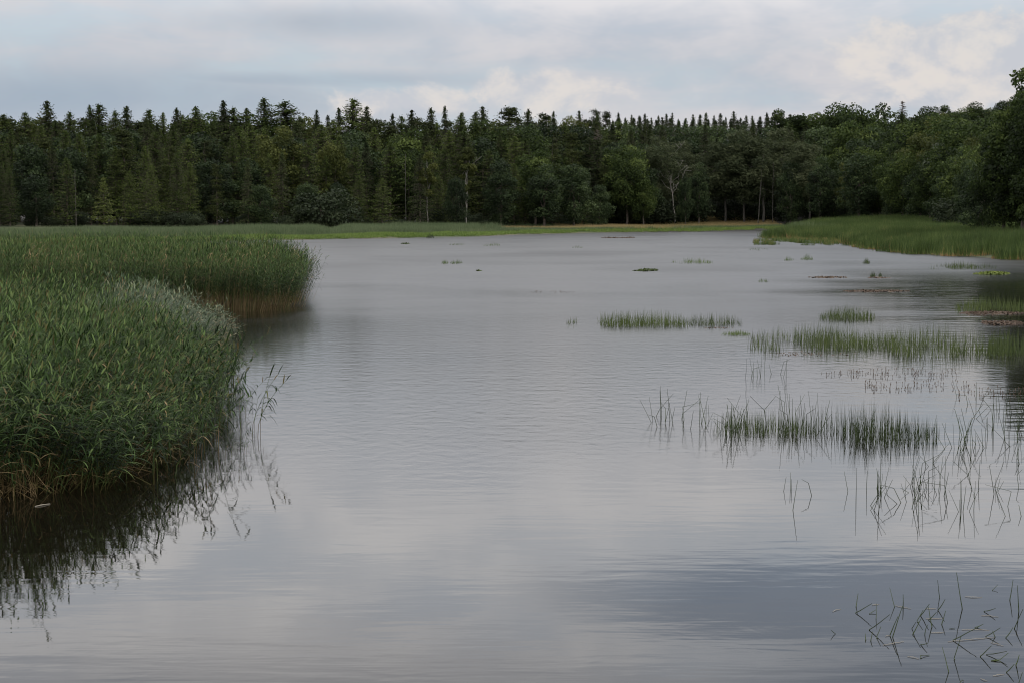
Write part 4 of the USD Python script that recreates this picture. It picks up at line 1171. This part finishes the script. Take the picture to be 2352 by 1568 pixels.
for spec, lab in BENT:
    q = [Z5(*c) for c in spec]
    a, b, c = q
    if (a[0] - b[0]) * (c[0] - b[0]) > 0 and a[1] > b[1] > c[1]:
        a = b; b = ((a[0] + c[0]) / 2, (a[1] + c[1]) / 2)
    base = ground_at(*a)
    pts = screen_poly([a, b, c], base[1])
    lean = rr.uniform(-.12, .12)
    pts[1, 1] += lean * .5 + rr.uniform(-.01, .01); pts[2, 1] += lean
    z0 = pts[0].copy(); z0[2] = -.15; z0[:2] += (pts[0, :2] - pts[1, :2]) * .3
    line = np.vstack([z0, pts[0], pts[0] * .5 + pts[1] * .5, pts[1], pts[1] * .5 + pts[2] * .5, pts[2]])
    line[:, 2] = np.where(np.arange(6) > 0, np.maximum(line[:, 2], .006), line[:, 2])
    green = 'green' in lab or 'olive' in lab
    rush('rush_stalk', (0, 0), line, .0042 if 'thin' in lab or 'pale' in lab or 'faint' in lab else .0056, lab, None, tone=.75 if green else .22)
# looser groups further out, each stalk its own
rr = np.random.default_rng(31)
GROUPS = [  # n, px range, base y range, height px range, lean, label, group
    (30, (1790, 2130), (1112, 1172), (28, 80), .50, 'bent front row'),
    (44, (2080, 2352), (1085, 1195), (28, 84), .45, 'right front tangle'),
    (46, (2130, 2356), (985, 1070), (28, 84), .34, 'stalks right of the belt'),
    (30, (2200, 2356), (900, 985), (22, 60), .40, 'bright water stubble'),
    (22, (1500, 1660), (955, 985), (30, 78), .26, 'sparse belt left end'),
    (60, (1640, 1900), (960, 1005), (30, 84), .20, 'belt left half'),
    (12, (1705, 1810), (852, 866), (18, 50), .18, 'group above the belt'),
]
for n, xr, yr, hr, lean, grp in GROUPS:
    tufts = [(rr.uniform(*xr), rr.uniform(*yr)) for k in range(max(3, n // 5))]
    spots = []
    for k in range(n):
        c = tufts[int(rr.integers(0, len(tufts)))]
        spots.append((float(np.clip(c[0] + rr.normal(0, 14), *xr)), float(np.clip(c[1] + rr.normal(0, 7), *yr))) if rr.random() < .7 else (rr.uniform(*xr), rr.uniform(*yr)))
    spots.sort()
    for k, (px, py) in enumerate(spots):
        b = ground_at(px, py)
        hp = rr.uniform(*hr)
        L = hp * b[1] / FOC
        fold = (rr.uniform(.35, .65), rr.uniform(.1, .9), rr.choice([0, math.pi]) + rr.normal(0, .5)) if rr.random() < .10 else None
        pts = rush_line(rr, L * (1.25 if fold else 1.0), rr.uniform(0, .15), lean, fold)
        dx = (pts[-1, 0] - pts[0, 0]) / max(L, .01)
        how = 'snapped' if fold else 'upright' if abs(dx) < .12 else 'leaning ' + ('far ' if abs(dx) > .45 else '') + ('right' if dx > 0 else 'left')
        size = 'tall' if hp > hr[0] + .7 * (hr[1] - hr[0]) else 'short' if hp < hr[0] + .3 * (hr[1] - hr[0]) else 'thin'
        rush('rush_stalk', b, pts, rr.uniform(.0038, .0056) * (1.0 if b[1] < 30 else 1.2), f'{size} rush {how}, {ORD[k] if k < 49 else "fiftieth" if k == 49 else "fifty-" + ORD[k - 50]} from left in the {grp}', 'rushes, ' + grp, tone=rr.uniform(.0, .36))


def rush_patch(seed, n, xr, yr, hr, w=.011, lean=.10, tones=(.2, .7), gap=.0, gscale=1.0, leafy_share=.0):
    """a dense clump of rushes as one mesh"""
    rr = np.random.default_rng(seed)
    m = Mesh()
    made = 0
    n = int(n * 1.35)
    while made < n:
        px, py = xr[0] + (xr[1] - xr[0]) * (rr.beta(1.2, 1.2) * 1.08 - .04), rr.uniform(*yr)
        b = ground_at(px, py)
        if gap and meshkit.noise(np.array([[b[0] / gscale, b[1] / gscale / 3, seed]]), seed)[0] < gap * rr.uniform(.6, 1.3): made += .2; continue
        made += 1
        u = abs((px - (xr[0] + xr[1]) / 2) / (xr[1] - xr[0]) * 2)
        L = rr.uniform(*hr) * b[1] / FOC * (1 - .55 * u ** 2)
        pts = rush_line(rr, L, rr.uniform(0, .2), lean)[[0, 2, 5]] + [b[0], b[1], 0]
        a = rr.uniform(-.6, .6)
        s = np.array([math.cos(a), math.sin(a), 0]) * w * .8 / 2 * rr.uniform(.6, 1.3)
        v = np.vstack([pts[0] - s, pts[0] + s, pts[1] - s * .9, pts[1] + s * .9, pts[2]])
        v2 = np.vstack([v])
        m.add(v2, [(0, 1, 3), (0, 3, 2), (2, 3, 4)], rr.uniform(*tones))
    return m.arrays()


PATCH = [  # seed, n, px, base y, height px, width, tones, gap, mat, label, name
    (1, 560, (1800, 2145), (980, 1026), (26, 84), .009, (.1, .65), .30, 'rush_green', 'dense dark rush belt in the right middle water', 'rush_clump'),
    (2, 380, (1625, 1880), (966, 1002), (16, 50), .009, (.2, .9), .30, 'rush_green', 'low olive rush growth between the left belt stalks', 'rush_clump'),
    (3, 620, (1312, 1630), (740, 753), (12, 40), .014, (.5, 1.0), .36, 'rush_green', 'long low green rush clump at mid lake, right of centre', 'rush_clump'),
    (4, 190, (1575, 1700), (740, 750), (12, 36), .014, (.35, .95), .32, 'rush_green', 'short rush clump right of the long low one', 'rush_clump'),
    (5, 330, (1886, 2006), (724, 738), (14, 36), .015, (.5, 1.0), .3, 'rush_green', 'compact bright green rush clump near the reddish mat', 'rush_clump'),
    (6, 820, (1728, 2050), (774, 806), (16, 50), .013, (.35, 1.0), .40, 'rush_green', 'left part of the broad green rush bank on the right', 'rush_clump'),
    (7, 820, (1960, 2310), (780, 822), (20, 56), .013, (.35, .95), .40, 'rush_green', 'right part of the broad green rush bank on the right', 'rush_clump'),
    (8, 420, (2200, 2360), (700, 718), (14, 40), .016, (.4, 1.0), .35, 'rush_green', 'green rush clump before the dark tree reflection', 'rush_clump'),
    (9, 260, (2270, 2360), (790, 820), (30, 60), .014, (.25, .7), .3, 'rush_green', 'dark rush clump at the right edge of the bank', 'rush_clump'),
    (10, 150, (1545, 1634), (602, 606), (5, 16), .022, (.3, .9), .3, 'rush_pale', 'small pale rush row far out, right of centre', 'rush_clump'),
    (11, 42, (1014, 1030), (604, 607), (6, 12), .024, (.1, .7), .0, 'rush_pale', 'left tuft of the small far rush row, left of centre', 'rush_clump'),
    (12, 60, (1034, 1062), (604, 607), (5, 12), .024, (.1, .7), .3, 'rush_pale', 'right tufts of the small far rush row, left of centre', 'rush_clump'),
    (13, 40, (1801, 1822), (597, 600), (4, 14), .022, (.2, .8), .2, 'rush_pale', 'thin far rush tuft before the right bed', 'rush_clump'),
    (14, 60, (1840, 1867), (595, 598), (6, 17), .022, (.2, .8), .0, 'rush_pale', 'fuller far rush tuft right of the thin one', 'rush_clump'),
    (15, 70, (1983, 1998), (603, 607), (6, 16), .022, (.2, .8), .0, 'rush_green', 'small square green tuft alone before the right bed', 'rush_clump'),
    (16, 40, (1999, 2011), (633, 637), (5, 15), .02, (.3, .8), .0, 'rush_green', 'left one of two little green tufts near the red film', 'rush_clump'),
    (17, 30, (2018, 2026), (633, 637), (5, 14), .02, (.3, .8), .0, 'rush_green', 'right one of two little green tufts near the red film', 'rush_clump'),
    (18, 40, (1742, 1764), (645, 649), (4, 11), .02, (.1, .6), .0, 'rush_pale', 'faint grey rush tuft alone at right mid lake', 'rush_clump'),
    (19, 190, (2136, 2290), (612, 619), (5, 18), .02, (.4, 1.0), .45, 'rush_green', 'loose rush row close before the right reed bed', 'rush_clump'),
    (20, 130, (2176, 2240), (612, 619), (9, 22), .02, (.5, 1.0), .0, 'rush_green', 'thicker middle of the rush row before the right bed', 'rush_clump'),
    (21, 60, (1110, 1150), (562, 566), (3, 8), .03, (.2, .7), .2, 'rush_pale', 'pale rush film near the far shore, right of centre left', 'rush_clump'),
    (22, 60, (1030, 1066), (561, 564), (2, 6), .03, (.2, .7), .2, 'rush_pale', 'thin pale rush film near the far shore', 'rush_clump'),
    (23, 40, (1314, 1340), (567, 571), (2, 6), .03, (.2, .7), .2, 'rush_pale', 'tiny pale rush film far out at centre', 'rush_clump'),
    (24, 50, (1718, 1764), (572, 576), (2, 7), .026, (.2, .7), .2, 'rush_pale', 'pale film of rushes left of the low reed fringe', 'rush_clump'),
    (25, 120, (980, 998), (541, 548), (6, 14), .05, (.0, .4), .0, 'rush_green', 'dark bush of rushes on the far shore line', 'rush_clump'),
    (26, 150, (1660, 1722), (766, 771), (4, 13), .02, (.6, 1.0), .35, 'rush_pale', 'low yellow green water plants left of the rush bank', 'water_plant'),
]
for seed, n, xr, yr, hr, w, tones, gap, mat, lab, nm in PATCH:
    v, f, t = rush_patch(700 + seed, n, xr, yr, hr, w, .13, tones, gap, .9)
    tag(write_mesh('/World/' + numbered(nm), v, f, mat, tone=t), lab, 'rushes' if nm == 'rush_clump' else 'water plants', kind='stuff')

# rows of tiny flowering stubs in the bright water
def stub_patch(seed, n, xr, yr, hr):
    rr = np.random.default_rng(seed)
    m = Mesh()
    for k in range(n):
        px, py = rr.uniform(*xr), rr.uniform(*yr)
        b = ground_at(px, py)
        L = rr.uniform(*hr) * b[1] / FOC
        o = np.array([b[0], b[1], -.02])
        d = np.array([rr.normal(0, .12), rr.normal(0, .12), 1])
        v, f = tube(np.array([o, o + d * L * .6, o + d * L]), [.003, .004, .003], 3)
        m.add(v, f, rr.uniform(.0, .5))
        v, f = tube(np.array([o + d * L * .55, o + d * L * .8, o + d * L * 1.02]), [.004, .008, .003], 4)
        m.add(v, f, rr.uniform(.2, .8))
    return m.arrays()


for seed, n, xr, yr, hr, lab in ((1, 85, (1945, 2200), (851, 866), (4, 13), 'upper row of tiny reddish flower spikes in the bright water'), (2, 80, (1985, 2240), (879, 897), (4, 14), 'lower row of tiny reddish flower spikes in the bright water'),
                                 (3, 40, (2200, 2352), (893, 915), (5, 16), 'scattered reddish flower spikes towards the right edge'), (4, 14, (1880, 1935), (856, 862), (4, 10), 'few reddish flower spikes left of the upper row'),
                                 (5, 46, (1220, 1320), (670, 674), (2, 5), 'dotted line of reddish spikes in the open lake')):
    v, f, t = stub_patch(800 + seed, n, xr, yr, hr)
    tag(write_mesh('/World/' + numbered('flower_spikes'), v, f, 'red_weed', tone=t), lab, 'water plants', kind='stuff')


# floating mats
def mat_of(name, seed, xr, yr, h, mat, label, cat='floating weed', n=420, size=.22, lumps=.5):
    """a drift of leaves and weed lying on the water"""
    rr = np.random.default_rng(seed)
    m = Mesh()
    cx, cy = (xr[0] + xr[1]) / 2, (yr[0] + yr[1]) / 2
    C, S = [], []
    while len(C) < n:
        u = rr.uniform(-1, 1, 2)
        if u[0] ** 2 + u[1] ** 2 > rr.uniform(.5, 1.0): continue
        px, py = cx + u[0] * (xr[1] - xr[0]) / 2, cy + u[1] * (yr[1] - yr[0]) / 2
        b = ground_at(px, py)
        lump = meshkit.noise(np.array([[b[0] / .8, b[1] / 3.0, seed]]), seed)[0]
        if lump < lumps * .7 * rr.random(): continue
        z = .004 + h * max(0, lump - .35) * 1.6 * (1 - .7 * u[0] ** 2) * rr.uniform(.4, 1)
        C.append([b[0], b[1], z]); S.append(size * rr.uniform(.5, 1.3))
    nn = rr.normal(size=(n, 3)) * .45 + [0, -.2, 1]
    leaf_cloud(m, np.array(C), nn, np.array(S), rr, .7, np.clip(rr.normal(.5, .22, n), 0, 1))
    v, f, t = m.arrays()
    tag(write_mesh('/World/' + numbered(name), v, f, mat, tone=t), label, cat, kind='stuff')


mat_of('floating_mat', 1, (1450, 1512), (620, 624), .16, 'dark_weed', 'dark green floating mat with a raised right end at mid lake', n=260, size=.20)
mat_of('floating_mat', 2, (1480, 1513), (619.5, 623), .30, 'dark_weed', 'leafy hump on the right end of the dark floating mat', n=260, size=.2)
mat_of('floating_mat', 3, (1093, 1106), (621.5, 623.5), .10, 'dark_weed', 'tiny dark floating clump left of centre', n=60, size=.16)
mat_of('floating_mat', 4, (1932, 2090), (666.5, 671), .03, 'red_weed', 'long reddish brown floating mat at the edge of the calm bay', n=520, size=.14)
mat_of('floating_mat', 5, (1854, 1952), (635.5, 639.5), .04, 'red_weed', 'reddish film of floating weed before the two green tufts', n=240, size=.15)
mat_of('floating_mat', 6, (1990, 2050), (637, 640), .03, 'red_weed', 'small reddish film under the two green tufts', n=80, size=.14)
mat_of('floating_mat', 7, (2232, 2322), (627, 632), .20, 'moss_green', 'bright moss green floating mat near the right edge', n=520, size=.2)
mat_of('floating_mat', 8, (2200, 2356), (716, 724), .05, 'red_weed', 'reddish weed drift in the dark reflection at the right edge', n=520, size=.16)
mat_of('floating_mat', 9, (2250, 2356), (737, 747), .05, 'red_weed', 'lower reddish weed drift in the dark reflection', n=420, size=.15)
mat_of('floating_mat', 10, (1380, 1462), (545.5, 547.5), .05, 'red_weed', 'thin pinkish weed line near the far shore', n=260, size=.35)
mat_of('floating_mat', 11, (920, 940), (559.5, 561.5), .08, 'dark_weed', 'small green weed dot near the far left shore', n=70, size=.3)
mat_of('floating_mat', 12, (1760, 1990), (806, 818), .03, 'red_weed', 'reddish leaves floating under the rush bank', n=110, size=.05)
mat_of('floating_mat', 13, (1610, 1690), (752, 756), .03, 'red_weed', 'reddish leaves floating under the short rush clump', n=50, size=.06)

# pale straws afloat in the lower right
rr = np.random.default_rng(41)
STRAW = [((100, 605), (200, 572)), ((565, 528), (650, 515)), ((838, 535), (1025, 570)), ((1200, 568), (1320, 566)), ((1655, 430), (1860, 434)), ((1620, 820), (1945, 822)), ((1455, 955), (2000, 905)),
         ((1850, 648), (2050, 668)), ((1195, 686), (1390, 684)), ((690, 1000), (940, 955)), ((980, 1130), (1120, 1160)), ((1985, 1362), (2120, 1338)), ((1960, 970), (2110, 1008)), ((1840, 1392), (1920, 1420)), ((1260, 855), (1410, 845)), ((720, 895), (780, 882))]
for k, (a, b) in enumerate(STRAW):
    A, B = ground_at(*Z5(*a)), ground_at(*Z5(*b))
    pts = np.array([[*A, .004], [*(A * .5 + B * .5 + rr.normal(0, .01, 2)), .007], [*B, .003]])
    v, f = tube(pts, [.002, .003, .0015], 4)
    pos = ['pale straw afloat farthest left of the drifting straws', 'short pale straw left of the reddish folded rush', 'pale straw lying against the upright rush', 'thin straw afloat beside the wide angled rush', 'straw afloat right of the tallest rush tip',
           'long faint straw right of the tallest rush foot', 'longest pale straw lying behind the low folded rush', 'pale straw in the right drift below the small angle rush', 'straw afloat before the zigzag rush', 'faint long straw left of the parallel leaning rushes',
           'short straw left of the folded triangle', 'pale straw crossing the lowest right corner', 'wet straw under the rusty jointed rush', 'short bright straw near the bottom edge', 'straw under the slanting rush foot', 'tiny straw beside the small rush stubs'][k]
    tag(write_mesh('/World/' + numbered('floating_straw'), v, f, 'straw', tone=np.full(len(v), .4)), pos, 'straw')
A, B = ground_at(80, 1163), ground_at(115, 1157)
v, f = tube(np.array([[*A, .004], [*(A + B) / 2, .010], [*B, .004]]), [.008, .010, .006], 4)
tag(write_mesh('/World/' + numbered('floating_straw'), v, f, 'straw', tone=np.full(len(v), .2)), 'broken tan reed stem afloat in the dark reflection at left', 'straw')
